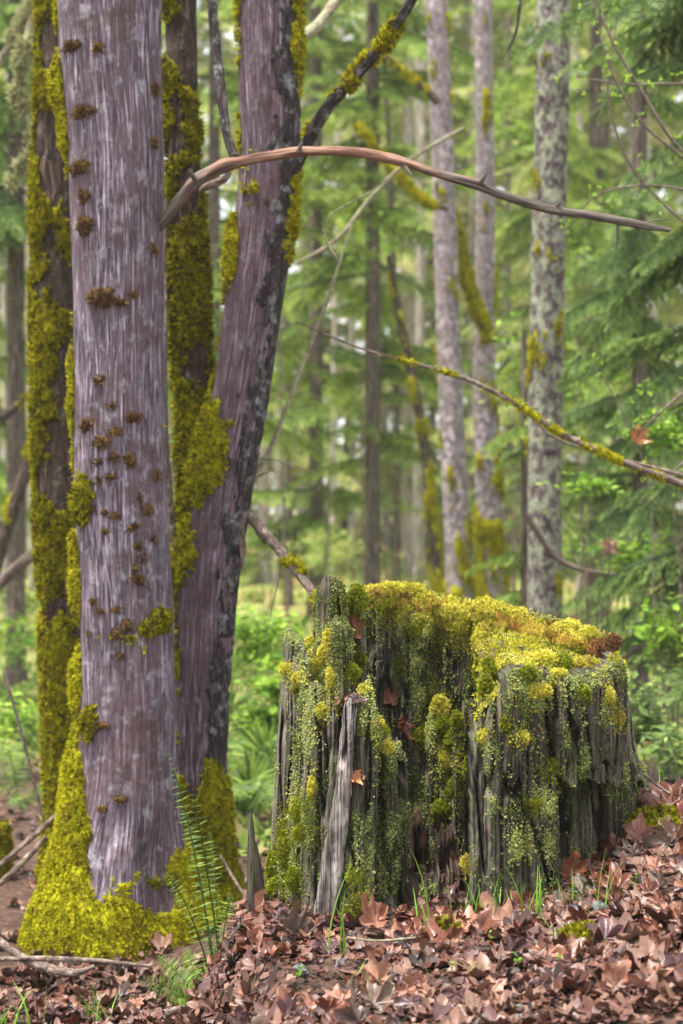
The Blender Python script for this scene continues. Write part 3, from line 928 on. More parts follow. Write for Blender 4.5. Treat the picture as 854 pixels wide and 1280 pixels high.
# reddish rotten slivers deep in the split
stave([(1010, 512), (1160, 516)], [(1010, 534), (1160, 540)], [(0, 1040), (.5, 1015), (1, 1050)], flat(1160), -0.18, .1, WR, 122, .08, shell_in, 1.2, 14, .05)
stave([(1030, 546), (1160, 542)], [(1030, 574), (1160, 576)], [(0, 1050), (.5, 1035), (1, 1062)], flat(1160), -0.20, .15, WR, 123, .08, shell_in, 1.2, 14, .05)
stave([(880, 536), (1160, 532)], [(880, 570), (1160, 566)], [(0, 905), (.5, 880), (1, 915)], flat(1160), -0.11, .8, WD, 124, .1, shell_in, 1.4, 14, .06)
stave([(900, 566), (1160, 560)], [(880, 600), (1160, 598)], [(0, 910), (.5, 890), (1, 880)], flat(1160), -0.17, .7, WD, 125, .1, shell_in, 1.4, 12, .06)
# added rotten staves hide the hollow's floor; their dark colour stands in for shade
stave([(1040, 494), (1165, 490)], [(1040, 530), (1165, 536)], [(0, 1118), (.4, 1092), (.7, 1108), (1, 1120)], flat(1168), .20, .25, WR, 126, .1, shell_out, 1.6, 22, .04)
stave([(1040, 524), (1165, 522)], [(1040, 562), (1165, 566)], [(0, 1110), (.3, 1120), (.6, 1098), (1, 1112)], flat(1168), .17, .3, WD, 127, .1, shell_out, 1.6, 22, .04)
stave([(1040, 556), (1165, 552)], [(1040, 596), (1165, 596)], [(0, 1115), (.4, 1094), (1, 1086)], flat(1168), .15, .3, WR, 128, .1, shell_out, 1.6, 22, .04)
# front right slabs
stave([(905, 593), (1000, 591), (1160, 588)], [(905, 612), (1000, 610), (1160, 612)], [(0, 922), (.5, 910), (1, 902)], flat(1160), .0, .3, W, 130, .12, shell_out, 1.0, 8, .04)
stave([(870, 607), (1000, 606), (1160, 607)], [(850, 632), (1000, 628), (1160, 628)], [(0, 905), (.3, 884), (.7, 866), (1, 850)], flat(1160), -.02, .35, W, 131, .12, shell_out, 1.0, 6, .04)
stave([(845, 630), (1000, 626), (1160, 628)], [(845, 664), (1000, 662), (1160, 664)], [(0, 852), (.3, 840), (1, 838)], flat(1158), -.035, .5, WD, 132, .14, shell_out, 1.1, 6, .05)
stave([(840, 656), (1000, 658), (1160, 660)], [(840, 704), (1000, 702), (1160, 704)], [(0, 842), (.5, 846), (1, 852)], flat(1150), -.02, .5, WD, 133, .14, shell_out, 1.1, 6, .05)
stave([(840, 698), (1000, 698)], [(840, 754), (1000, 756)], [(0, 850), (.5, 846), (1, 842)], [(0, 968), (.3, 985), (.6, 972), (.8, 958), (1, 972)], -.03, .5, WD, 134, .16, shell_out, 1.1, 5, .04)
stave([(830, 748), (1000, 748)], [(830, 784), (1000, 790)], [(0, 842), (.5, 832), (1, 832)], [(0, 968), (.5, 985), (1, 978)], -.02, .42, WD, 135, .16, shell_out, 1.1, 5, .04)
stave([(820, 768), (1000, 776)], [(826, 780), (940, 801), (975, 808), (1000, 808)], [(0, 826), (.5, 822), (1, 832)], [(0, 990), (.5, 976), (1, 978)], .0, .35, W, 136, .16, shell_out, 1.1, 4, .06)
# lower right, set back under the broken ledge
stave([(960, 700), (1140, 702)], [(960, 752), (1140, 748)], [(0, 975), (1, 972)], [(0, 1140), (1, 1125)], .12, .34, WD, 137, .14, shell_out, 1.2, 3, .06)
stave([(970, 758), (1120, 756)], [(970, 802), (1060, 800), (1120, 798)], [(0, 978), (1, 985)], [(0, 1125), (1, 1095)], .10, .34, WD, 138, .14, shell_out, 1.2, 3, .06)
stave([(960, 690), (1140, 690)], [(960, 810), (1100, 800)], flat(960), flat(1130), .20, .2, WR, 139, .12, shell_out, 1.2, 3, .04)
# small broken ledge lip
stave([(925, 705), (980, 700)], [(925, 800), (980, 806)], [(0, 962), (.4, 956), (1, 958)], [(0, 978), (.3, 972), (.6, 982), (1, 976)], -.035, .55, WD, 140, .08, shell_out, .9, 4, .03)

# splinters standing left of the stump, and the rotten root in the split
branch([(313, 1215, 4.15, 9), (316, 1150, 4.15, 14), (315, 1080, 4.15, 12), (314, 1030, 4.15, 6), (314, 1011, 4.15, 1)], W, stump, 'splinter', 50, 14, .35, 'thin upright splinter beside the stump')
branch([(327, 1190, 4.2, 12), (326, 1130, 4.2, 13), (323, 1085, 4.2, 9), (320, 1052, 4.2, 2)], W, stump, 'splinter', 40, 14, .35)
branch([(484, 1072, 4.2, 10), (496, 1088, 4.16, 26), (512, 1112, 4.12, 30), (528, 1145, 4.1, 34), (536, 1172, 4.1, 38)], WR, stump, 'root', 60, 20, .5, 'rotten dark red root slanting out of the split')
branch([(484, 1165, 4.0, 24), (485, 1140, 4.02, 22), (486, 1122, 4.04, 14), (488, 1112, 4.05, 3)], WD, stump, 'root', 30, 16, .4)


# filled top: a sloping sheet from the back rim to the front rim on the right half
def rim_back(x):
    return np.interp(x, [436, 470, 530, 600, 660, 700, 760, 778], [744, 738, 744, 758, 774, 784, 800, 822])


def rim_front(x):
    return np.interp(x, [590, 610, 640, 700, 750, 782], [905, 872, 846, 850, 842, 832])


uu, vv = np.meshgrid(np.linspace(0, 1, 60), np.linspace(0, 1, 30))
tx = 600 + 176 * uu + (vv * -2)
ty = rim_back(tx) + 3 + (np.maximum(rim_front(tx) - 2, rim_back(tx) + 8) - rim_back(tx)) * vv
xw_ = (tx - 427) * 4.4 / F
tD = 4.60 + (shell_out(xw_, .9 + 0 * xw_) + .03 - 4.60) * vv
tV = P(tx, ty, tD)
tV[..., 2] += .03 * (fbm(tV[..., 0] * 14, tV[..., 1] * 14, 0, 4, 300) - .5) - .01
part('rotten_top', tV, grid_faces(30, 60), WD, stump, uv=np.stack([tV[..., 0], tV[..., 1]], -1))
zb_add(tV)
for k in range(2600):
    i, j = rng.integers(0, 30), rng.integers(0, 60)
    if vnoise(i / 4., j / 5., 3, 5) > .42:
        lich.append((tV[i, j][None] + rng.normal(0, .006, (1, 3)), np.array([[0, -.2, 1.]]), rng.uniform(.002, .0048, 1), np.clip(rng.normal(.5, .2, 1), 0, 1)))


def depth_at(px, py):
    """distance of the stump's surface behind a pixel, for moss cushions"""
    if px < 470 and py > 800:
        return 4.1
    if px > 596 and py > rim_front(px):
        x = (px - 427) * 4.1 / F
        return float(shell_out(x, .9)) - .03
    if px > 600 and py > rim_back(px):
        k = np.clip((py - rim_back(px)) / max(rim_front(px) - rim_back(px), 5), 0, 1)
        x = (px - 427) * 4.3 / F
        return float(4.56 + (shell_out(x, .9) + .02 - 4.56) * k)
    x = (px - 427) * 4.7 / F
    return float(shell_in(x, .9)) - .05


def cushion(px, py, rx, ry, mat, D=None, dens=1.0, seed=0, size=.0055, lab=None, up=.5, droop=0):
    D0 = D or depth_at(px, py)
    D = zb_at(px, py)
    D = D0 if D is None or abs(D - D0) > .3 else D
    on_top = px > 596 and rim_back(px) < py < rim_front(px)
    a, b = rx * D / F, ry * D / F
    c = P(px, py, D) + (np.array([0, -.012, .012]) if on_top else 0)
    th, ph = np.meshgrid(np.linspace(0, 2 * np.pi, 29), np.linspace(0, np.pi, 15))
    dv = np.stack([np.cos(th) * np.sin(ph), np.sin(th) * np.sin(ph), np.cos(ph)], -1)
    q = dv * np.array([a * .92, (a + b) * (.5 if on_top else .34), b * (1.05 if on_top else .85)])
    k = .40 + 1.2 * fbm(q[..., 0] * 48 + seed * 3.3, q[..., 1] * 42, q[..., 2] * 42, 4, 400 + seed)
    V = c + q * k[..., None]
    n = int(np.clip(dens * 7.5 * rx * ry, 90, 2600))
    d = rng.normal(0, 1, (n, 3))
    d /= np.linalg.norm(d, axis=1)[:, None]
    d[:, 1] = -np.abs(d[:, 1])
    ii = np.clip((np.arccos(d[:, 2]) / np.pi * 14).round().astype(int), 0, 14)
    jj = ((np.arctan2(d[:, 1], d[:, 0]) % (2 * np.pi)) / (2 * np.pi) * 28).round().astype(int)
    p = V[ii, jj] + rng.normal(0, .0025, (n, 3))
    items_ = [(V.reshape(-1, 3), [grid_faces(15, 29)], None), tufts(p, dv[ii, jj], size, up, .45)]
    nf = int(n * .55)
    fx_, fy_ = px + rng.normal(0, rx * .95, nf), py + rng.normal(2, ry * 1.15, nf)
    fd_ = np.array([zb_at(a_, b_, np.inf) for a_, b_ in zip(fx_, fy_)])
    kf = np.isfinite(fd_) & (np.abs(fd_ - D) < .13)
    if kf.sum() > 3:
        items_.append(tufts(P(fx_[kf], fy_[kf], fd_[kf] - .002), np.tile([0, -.7, .5], (kf.sum(), 1)), size * .9, up, .5))
    V2, F2, t2 = merge(items_)
    return part('moss_cushion', V2, F2, mat, stump, tint=t2, kind='stuff', label=lab)


CY, CG, CB = M['cushion_yellow'], M['cushion_green'], M['cushion_brown']
top = [(447, 750, 13, 18, 'g'), (464, 741, 14, 10, 'y'), (487, 737, 17, 10, 'y'), (516, 740, 19, 11, 'y'), (508, 741, 11, 8, 'g'), (533, 752, 15, 11, 'y'), (505, 760, 18, 14, 'y'),
       (483, 757, 14, 10, 'g'), (527, 772, 13, 11, 'y'), (519, 787, 8, 10, 'g'), (548, 758, 9, 10, 'g'), (562, 764, 20, 15, 'y'), (573, 780, 15, 14, 'y'), (546, 790, 9, 15, 'g'), (556, 777, 11, 9, 'y'),
       (589, 772, 10, 16, 'g'), (608, 768, 24, 13, 'y'), (634, 777, 24, 12, 'y'), (616, 790, 21, 12, 'y'), (651, 786, 17, 10, 'y'), (601, 803, 12, 14, 'y'), (639, 805, 13, 15, 'y'), (648, 822, 9, 12, 'y'),
       (669, 798, 17, 10, 'y'), (690, 800, 12, 9, 'g'), (705, 792, 19, 10, 'y'), (736, 793, 13, 9, 'y'), (714, 807, 18, 10, 'y'), (726, 818, 10, 8, 'g'), (751, 818, 16, 11, 'b'), (740, 826, 9, 6, 'b'), (764, 806, 10, 8, 'b'),
       (680, 830, 18, 10, 'y'), (731, 838, 19, 12, 'y'), (702, 836, 11, 9, 'g'), (669, 865, 16, 11, 'y'), (727, 866, 10, 8, 'g'), (698, 848, 9, 7, 'y'), (659, 845, 9, 7, 'g'), (620, 812, 9, 12, 'g'),
       (611, 845, 9, 14, 'g'), (622, 838, 8, 16, 'g'), (606, 862, 8, 12, 'g'), (598, 845, 8, 12, 'g'), (549, 884, 10, 14, 'y'), (553, 905, 9, 12, 'g'), (566, 926, 9, 16, 'g'), (558, 950, 8, 12, 'y'),
       (572, 900, 8, 11, 'g'), (566, 985, 7, 12, 'g'), (552, 1010, 10, 11, 'g'), (534, 868, 9, 12, 'g'), (525, 920, 7, 12, 'g'), (586, 960, 6, 16, 'g'), (500, 832, 6, 10, 'g'), (447, 826, 10, 12, 'g'), (441, 840, 8, 10, 'g')]
for k, (a, b, c, d, col) in enumerate(top):
    cushion(a, b, c, d, {'y': CY, 'g': CG, 'b': CB}[col], seed=k, lab={'b': 'reddish brown moss cushion'}.get(col))
front = [(360, 836, 9, 6, 'y', 4.27), (374, 849, 9, 8, 'y', 4.2), (372, 862, 5, 8, 'g', 4.18), (356, 1040, 8, 16, 'g', 4.22), (375, 1012, 12, 14, 'g', 4.12), (378, 1040, 10, 10, 'g', 4.12), (360, 1065, 10, 20, 'g', 4.2), (341, 1085, 8, 20, 'g', 4.3), (346, 1110, 12, 14, 'g', 4.25),
         (368, 1100, 10, 14, 'g', 4.15), (333, 1120, 8, 12, 'g', 4.33), (390, 985, 4, 14, 'y', 4.1), (474, 905, 7, 8, 'y', 4.02), (480, 918, 7, 12, 'g', 4.02), (484, 935, 6, 9, 'y', 4.03), (444, 1095, 9, 9, 'g', 3.98), (450, 1125, 9, 14, 'g', 3.98), (436, 1145, 8, 9, 'g', 3.97), (384, 1160, 8, 6, 'y', 4.02),
         (402, 890, 5, 9, 'y', 4.08), (632, 905, 5, 9, 'g', 3.9), (653, 921, 8, 7, 'y', 3.9), (606, 920, 6, 8, 'y', 3.93), (584, 1080, 6, 10, 'y', 3.98), (393, 832, 6, 10, 'y', 4.15), (404, 818, 6, 13, 'y', 4.13), (414, 845, 5, 13, 'y', 4.12), (400, 850, 6, 6, 'g', 4.12), (410, 798, 4, 11, 'y', 4.14), (388, 803, 4, 8, 'y', 4.2),
         (770, 890, 5, 10, 'y', 4.12), (762, 870, 5, 10, 'y', 4.1), (775, 897, 5, 9, 'y', 4.14), (455, 862, 5, 6, 'y', 4.03), (421, 880, 4, 5, 'y', 4.05), (690, 960, 10, 10, 'g', 3.93), (702, 975, 9, 8, 'g', 3.93), (665, 1005, 12, 7, 'g', 3.92)]
for k, (a, b, c, d, col, D) in enumerate(front):
    cushion(a, b, c, d, {'y': CY, 'g': CG, 'b': CB}[col], D, seed=60 + k, size=.005)

# lichen granules, one stuff part
pp = np.concatenate([a[0] for a in lich])
nn = np.concatenate([a[1] for a in lich])
ss = np.concatenate([a[2] for a in lich])
tt = np.concatenate([a[3] for a in lich])
sc3 = ss[:, None] * np.stack([rng.uniform(.7, 1.2, len(ss)), rng.uniform(.7, 1.2, len(ss)), rng.uniform(.6, 1.5, len(ss))], -1)
mt = rng.random(len(ss)) < .16
bd = basis(nn + rng.normal(0, .3, nn.shape))
a1 = scatter(OCT[0], OCT[1], pp[~mt], bd[~mt], sc3[~mt], tt[~mt])
a2 = scatter(TUFT[0], TUFT[1], pp[mt], basis(nn[mt] + rng.normal(0, .4, nn[mt].shape)), ss[mt] * 2.2, np.clip(tt[mt] - .08, 0, 1))
V, Fs, t = merge([a1, a2])
part('lichen', V, Fs, M['lichen'], stump, tint=t, smooth=False, kind='stuff', label='pale sage green granular lichen')
# thin yellow carpet between the cushions on the rim
n = 5200
cx_ = rng.uniform(446, 772, n)
cy_ = rim_back(cx_) + np.abs(rng.normal(0, 1, n)) * np.interp(cx_, [446, 590, 640, 772], [11, 16, 26, 18]) - 3
kp = (fbm(cx_ / 9., cy_ / 9., 0, 3, 730) > .44)
cx_, cy_ = cx_[kp], cy_[kp]
cd_ = np.array([zb_at(a, b, depth_at(a, b)) for a, b in zip(cx_, cy_)])
cp_ = P(cx_, cy_, cd_) + rng.normal(0, .004, (len(cx_), 3))
ri, rj = rng.integers(0, 30, 9000), rng.integers(0, 60, 9000)
kp = fbm(ri / 3.5, rj / 3.5, 0, 3, 733) > .41
ri, rj = ri[kp], rj[kp]
cp_ = np.concatenate([cp_, tV[ri, rj] + rng.normal(0, .007, (len(ri), 3)) * [1, 1, .3]])
cx_ = np.concatenate([cx_, rj * 3.])
cy_ = np.concatenate([cy_, ri * 3.])
V, Fs, t = tufts(cp_, np.tile([0, -.4, .8], (len(cx_), 1)), .008, .3, .5)
part('moss_carpet', V, Fs, M['cushion_yellow'], stump, tint=np.clip(t + np.repeat(fbm(cx_ / 14., cy_ / 14., 0, 2, 731) - .6, 9) * 1.5, 0, 1), kind='stuff')
# moss stalks on the rim
n = 420
sx_ = np.concatenate([rng.uniform(620, 745, n), rng.uniform(455, 560, 80)])
k = len(sx_)
sy_ = rim_back(sx_) + rng.uniform(-4, 22, k)
sd_ = 4.54 - (sy_ - rim_back(sx_)) / 90.
base = P(sx_, sy_, sd_)
V, Fs, t = scatter(np.array([[-.05, 0, 0], [.05, 0, 0], [.03, 0, 1], [0, .05, 1.05]]), np.array([[0, 1, 2], [0, 2, 3]]), base, basis(rng.normal(0, .18, (k, 3)) + np.array([0, 0, 1])), rng.uniform(.014, .026, k), rng.random(k))
part('moss_stalks', V, Fs, M['seta'], stump, tint=t, kind='stuff')


# ------------------------------------------------------------------ dead maple leaves
def vn(x, y):
    return float(vnoise(x, y, 0, 77))


def leaf_mesh(seed, curl, npt=27, rings=(.5, 1.0)):
    r = random.Random(seed)
    lob = [(90, 1.0), (38, .88), (142, .88), (-12, .60), (192, .60)]
    ang, rad = [], []
    tear, tph = r.uniform(0, .8), r.uniform(0, 6)
    for a in np.linspace(-82, 262, npt):
        rr_ = .40 + .10 * abs(math.sin(math.radians(a * 3)))
        for la, ll in lob:
            d = abs(a - la)
            rr_ = max(rr_, ll * max(0, 1 - (d / 46.)**1.3) + .10 * (d < 30))
        rr_ *= (1 + r.uniform(-.14, .14)) * (1 + .5 * tear * math.sin(math.radians(a) + tph))
        ang.append(math.radians(a))
        rad.append(rr_)
    ang, rad = np.array(ang), np.array(rad)
    rad[0] = rad[-1] = .25
    n = len(ang)
    V = [[0, 0, 0]]
    c1, c2, fold, tw = r.uniform(-.5, .9) * curl, r.uniform(-.4, .8) * curl, r.uniform(.0, .7) * curl, r.uniform(-.5, .5) * curl
    ph = r.uniform(0, 6)
    for fr in rings:
        for a, q in zip(ang, rad):
            x, y = math.cos(a) * q * fr, math.sin(a) * q * fr
            z = c1 * x * x + c2 * y * y + fold * abs(x) * .6 + tw * x * y + .16 * math.sin(ph + a * 5) * fr * q + .16 * fr * (vn(x * 3.2 + seed, y * 3.2) - .5) + r.uniform(-.02, .02) + (.06 if fr < 1 else 0) * math.cos(a * 7)
            if fr == 1.0:
                z += .35 * (vn(x * 2.2 + seed, y * 2.2 + 9) - .4) * (1 + curl) + r.uniform(-.03, .03)
            V.append([x, y, z])
    Ft = [[0, 1 + i, 2 + i] for i in range(n - 1)]
    Fq = [[1 + k * n + i, 1 + k * n + n + i, 2 + k * n + n + i, 2 + k * n + i] for k in range(len(rings) - 1) for i in range(n - 1)]
    b = len(V)
    V += [[-.015, -.02, 0], [.015, -.02, 0], [.01, -.75, r.uniform(-.05, .25)]]
    Ft.append([b, b + 1, b + 2])
    return np.array(V), [np.array(Ft), np.array(Fq)]


LV = [leaf_mesh(900 + k, .2 + .10 * k) for k in range(12)]
LVF = [leaf_mesh(900 + k, .20 + (.06 * k if k < 8 else .15 * k), 47, (.3, .55, .8, 1.0)) for k in range(12)]
leaf_data = {}
for col in LEAF:
    for k in range(12):
        me = new_mesh('fallen_leaf', LVF[k][0], LVF[k][1], tint=k / 12. * .5 + .9 * (fbm(LVF[k][0][:, 0] * 2.5 + k, LVF[k][0][:, 1] * 2.5, 0, 3, 88) - .5) + .25)
        me.materials.append(M['leaf_' + col])
        leaf_data[(col, k)] = me


def ground_normal(x, y):
    e = .03
    return np.array([-(ground_z(x + e, y) - ground_z(x - e, y)) / (2 * e), -(ground_z(x, y + e) - ground_z(x, y - e)) / (2 * e), np.ones_like(np.asarray(x, float))]).T


def in_stump(x, y):
    return ((x - SX)**2 + (y - SD)**2 < .50**2) & ~((abs(x - .24) < .12) & (y < 4.05))


import mathutils


def put_leaf(col, k, pos, Rm, size, label, group=None):
    o = bpy.data.objects.new('fallen_leaf', leaf_data[(col, k)])
    COL.objects.link(o)
    m = mathutils.Matrix(Rm.tolist()).to_4x4()
    o.matrix_world = mathutils.Matrix.Translation(mathutils.Vector(pos)) @ m @ mathutils.Matrix.Scale(size, 4)
    o['label'] = label
    o['category'] = 'leaf'
    if group:
        o['group'] = group
    return o


def leaf_at(px, py, D, col, k, size, label, face=(0, -1, .4), spin=0., lift=0.0):
    nrm = np.array(face, float)[None]
    put_leaf(col, k, P(px, py, D) + np.array([0, 0, lift]), basis(nrm, np.array([spin]))[0], size, label)


# the ones you can point at
leaf_at(490, 876, zb_at(490, 876, 4.0) - .012, 'tan', 11, .048, 'curled tan dead leaf draped over the broken left front of the stump', (.3, -.7, .7), 1.0)
leaf_at(500, 905, zb_at(500, 905, 3.97) - .012, 'russet', 11, .045, 'brown leaf hanging down below the tan one on the stump', (.8, -.7, .1), 2.6)
leaf_at(442, 968, zb_at(442, 968, 3.93) - .012, 'orange', 11, .026, 'small orange brown leaf stuck on the bare silver wood', (.4, -.9, .2), 3.4)
leaf_at(448, 790, zb_at(448, 790, 4.33) - .012, 'russet', 8, .042, 'red brown leaf wedged in the gap beside the tall mossy spire', (.5, -.8, .2), .4)
leaf_at(432, 874, zb_at(432, 874, 4.08) - .012, 'russet', 5, .040, 'rust coloured leaf scrap on the shelf below the mossy spires', (0, -.5, .9), 1.2)
leaf_at(450, 872, zb_at(450, 872, 4.1) - .012, 'plum', 6, .035, 'dark leaf scrap on the stump shelf beside the spires', (.2, -.5, .9), 2.2)
leaf_at(548, 1188, 3.72, 'russet', 9, .075, 'upright russet leaf standing on edge in front of the split', (.2, -.9, .3), .1)
leaf_at(628, 1162, 3.78, 'tan', 8, .080, 'broad tan leaf leaning on the grass at the stump foot', (-.2, -.75, .7), .6)
leaf_at(470, 1152, 3.85, 'tan', 11, .060, 'pale curled leaf standing against the stump foot', (.3, -.55, .8), .9)
leaf_at(372, 1168, 3.85, 'grey', 11, .062, 'long folded brown leaf at the stump left foot', (.6, -.5, .7), .2)
leaf_at(838, 1006, 4.35, 'russet', 6, .095, 'large red brown leaf on the mound right of the stump', (-.1, -.7, .8), .5)
leaf_at(712, 1092, 3.93, 'russet', 10, .055, 'folded dark red leaf leaning on the lower right of the stump', (.3, -.8, .4), .8)
# hanging leaf on the vine maple twig is built with that tree

LM = [(628, 1160, 'the broad tan leaf'), (548, 1188, 'the upright russet leaf'), (470, 1150, 'the pale curled leaf'), (372, 1165, 'the long folded brown leaf'), (838, 1006, 'the large leaf on the mound'),
      (712, 1092, 'the folded dark red leaf'), (752, 1142, 'the blue grey stone'), (374, 1236, 'the bluish stone on bare soil'), (590, 1262, 'the grass at the bottom edge'), (728, 1200, 'the fuzzy olive moss pad'),
      (825, 1040, 'the mossy grass clump on the bank'), (460, 1240, 'the round leaved seedling'), (648, 1258, 'the low seedling right of centre'), (795, 1115, 'the tiny seedling on the bank'), (315, 1180, 'the upright splinter'),
      (250, 1240, 'the low flat fern'), (120, 1235, 'the grass tuft below the maple'), (18, 1262, 'the grass tuft in the bottom corner'), (800, 1240, 'the bottom right corner'), (535, 1150, 'the rotten root'), (662, 1140, 'the grass at the right slab foot'),
      (60, 1200, 'the grey sticks'), (425, 1252, 'the short twig on bare soil'), (700, 1258, 'the yellow green seedling'), (520, 1260, 'the little bottom grass tuft'), (845, 1170, 'the right picture edge')]
used_labels = {}


def leaf_label(px, py, tone):
    a, b, nm = min(LM, key=lambda q: (q[0] - px)**2 + 2.5 * (q[1] - py)**2)
    dx, dy = px - a, py - b
    d = math.hypot(dx, dy)
    if abs(dx) > abs(dy):
        w = 'left of' if dx < 0 else 'right of'
    else:
        w = 'behind' if dy < 0 else 'in front of'
    near = 'close ' if d < 22 else ('well ' if d > 48 else '')
    return f'{tone} leaf {near}{w} {nm}', f'{tone} leaves {near}{w} {nm}'


def bare(x, y, lim):
    # open dark soil left of the middle, below the stump
    d = ((x + .045) / .15)**2 + ((y - 3.62) / .15)**2
    return (d < 1) & (rng.random(np.shape(x)) < lim)


cand = []
while len(cand) < 276:
    y = rng.uniform(3.25, 4.75)
    x = rng.uniform(-1.15, 1.25)
    if abs(x) > .235 * y or in_stump(x, y):
        continue
    z = float(ground_z(x, y))
    py = 640 - (z - CZ) * F / y
    if py > 1310:
        continue
    if bare(x, y, .9):
        continue
    if x < -.25 and rng.random() < .7:
        continue
    cand.append((x, y, z))
for (x, y, z) in cand:
    px = 427 + x * F / y
    col = ('tan', 'russet', 'plum', 'grey')[int(rng.choice(4, p=[.34, .28, .20, .18]))]
    side = x < -.25
    s = rng.uniform(.026, .056) * (1 if not side else .8)
    nrm = ground_normal(x, y)[0]
    d = nrm + rng.normal(0, .14, 3) + np.array([0, -.10, 0])
    if d[2] < .2:
        d[2] = .2
    R = basis(d[None])[0]
    tone = {'tan': 'pale tan', 'russet': 'russet brown', 'plum': 'dark purplish brown', 'grey': 'dull grey brown'}[col]
    put_leaf(col, int(rng.choice(12, p=np.array([1.5] * 8 + [.6] * 4) / 14.4)), (x, y, z + .008 + .012 * rng.random()), R, s, *leaf_label(px, 640 - (z - CZ) * F / y, tone))

# the rest of the litter, one stuff object
items = []
for k in range(12):
    n = 560
    y = np.concatenate([rng.uniform(3.1, 5.2, 290), 5.0 + 8 * rng.random(n - 290)**1.5])
    x = rng.uniform(-.27, .27, n) * y
    kp = ~in_stump(x, y) & (fbm(x * 5, y * 5, 0, 3, 620) > .44) & ~bare(x, y, .85)
    x, y = x[kp], y[kp]
    nr = ground_normal(x, y) + rng.normal(0, .16, (len(x), 3))
    nr[:, 2] = np.maximum(nr[:, 2], .15)
    pos = np.stack([x, y, ground_z(x, y) + .004 + .010 * rng.random(len(x))], -1)
    t = rng.random(len(x))
    items.append(scatter(LV[k][0], LV[k][1], pos, basis(nr), rng.uniform(.022, .054, len(x)), t))
V, Fs, t = merge(items)
o = link('leaf_litter', new_mesh('leaf_litter', V, Fs, tint=t), None, M['litter'], 'stuff')
o['label'] = 'brown litter of fallen maple leaves covering the forest floor'
# torn leaf scraps
n = 6500
y = rng.uniform(3.05, 5.0, n)
x = rng.uniform(-.27, .27, n) * y
kp = ~in_stump(x, y)
x, y = x[kp], y[kp]
nr = ground_normal(x, y) + rng.normal(0, .3, (len(x), 3))
scrap = np.array([[0, 0, 0], [.9, .1, .12], [.5, .8, .2], [-.4, .7, -.05], [-.9, -.1, .15], [-.3, -.8, .1], [.6, -.6, -.05]])
V, Fs, t = scatter(scrap, np.array([[0, 1, 2], [0, 2, 3], [0, 3, 4], [0, 4, 5], [0, 5, 6], [0, 6, 1]]), np.stack([x, y, ground_z(x, y) + .006 + .014 * rng.random(len(x))], -1), basis(nr), rng.uniform(.005, .017, len(x)), rng.random(len(x)))
o = link('leaf_scraps', new_mesh('leaf_scraps', V, Fs, tint=t), None, M['litter'], 'stuff')
o['label'] = 'small torn scraps of dead leaf over the litter'
# crumbs: small needles, twigs and soil bits
n = 8000
y = rng.uniform(3.1, 5.6, n)
x = rng.uniform(-.26, .26, n) * y
pos = np.stack([x, y, ground_z(x, y) + .004 + .008 * rng.random(n)], -1)
d = rng.normal(0, 1, (n, 3))
d[:, 2] *= .25
tw = np.array([[0, -.03, 0], [0, .03, 0], [1, .03, .02], [1, -.03, .02], [.5, 0, .06]])
V, Fs, t = scatter(tw, [np.array([[0, 1, 4], [1, 2, 4], [2, 3, 4], [3, 0, 4]])], pos, frame_xz(d, np.tile([0, 0, 1.], (n, 1))), rng.uniform(.008, .05, n), rng.random(n) * .6)
o = link('twig_litter', new_mesh('twig_litter', V, Fs, tint=t), None, M['litter'], 'stuff')
o['label'] = 'fine twigs and needles scattered through the fallen leaves'


# ------------------------------------------------------------------ grass, seedlings, stones, sticks
def blade(h, w, lean, az, segs=6):
    s = np.linspace(0, 1, segs)
    x = lean * s**2 * h
    z = h * s * (1 - .25 * lean * s)
    ww = w * (1 - s**1.6) + .0003
    a = np.array([math.cos(az), math.sin(az), 0])
    b = np.array([-math.sin(az), math.cos(az), 0])
    c = x[:, None] * a + z[:, None] * np.array([0, 0, 1.])
    return np.concatenate([c - b * ww[:, None], c + b * ww[:, None]]), np.array([[i, i + 1, i + 1 + segs, i + segs] for i in range(segs - 1)])


def grass_tuft(px, py, D, n, h, label, spread=.03, lean=.5, w=.0022):
    c = P(px, py, D)
    c[2] = float(ground_z(c[0], c[1])) if not (in_stump(c[0], c[1])) else c[2]
    c[2] = min(c[2], float(P(px, py, D)[2]) + .02)
    items = []
    for _ in range(n):
        V, Fq = blade(h * rng.uniform(.45, 1.15), w * rng.uniform(.7, 1.3), rng.uniform(.05, lean), rng.uniform(0, 6.28))
        V = V + c + np.array([rng.normal(0, spread), rng.normal(0, spread * .4), -.005])
        items.append((V, [Fq], np.full(len(V), rng.random())))
    V, Fs, t = merge(items)
    return single('grass_tuft', V, Fs, M['grass'], label, 'grass', c, tint=t)


grass_tuft(578, 1142, 3.85, 16, .12, 'upright green grass tuft growing in the dark split of the stump', .022)
grass_tuft(662, 1140, 3.8, 20, .13, 'green grass tuft at the foot of the front right slab', .045)
grass_tuft(535, 1150, 3.82, 4, .24, 'few long thin grass blades beside the rotten root', .02, 1.1)
grass_tuft(430, 1165, 3.75, 4, .22, 'single tall grass blade before the bare silver wood', .02, .5)
grass_tuft(752, 1150, 3.75, 7, .16, 'thin grass blades by the blue grey stone', .03, .5)
grass_tuft(590, 1262, 3.45, 8, .12, 'short grass blades at the bottom edge below the stump', .03, .6)
grass_tuft(445, 1262, 3.5, 7, .10, 'sparse grass blades in the litter below the left half of the stump', .03, .8)
grass_tuft(815, 985, 4.5, 14, .14, 'arching grass tuft on the bank at the stump right edge', .05, .9)
grass_tuft(120, 1235, 4.6, 14, .13, 'grass tuft on the low ground below the mossy maple base', .03, .9)
grass_tuft(618, 1150, 3.82, 9, .10, 'short green blades between the split and the front right slab', .03)
grass_tuft(715, 1130, 3.84, 9, .10, 'thin green blades at the right slab foot near the folded red leaf', .03)
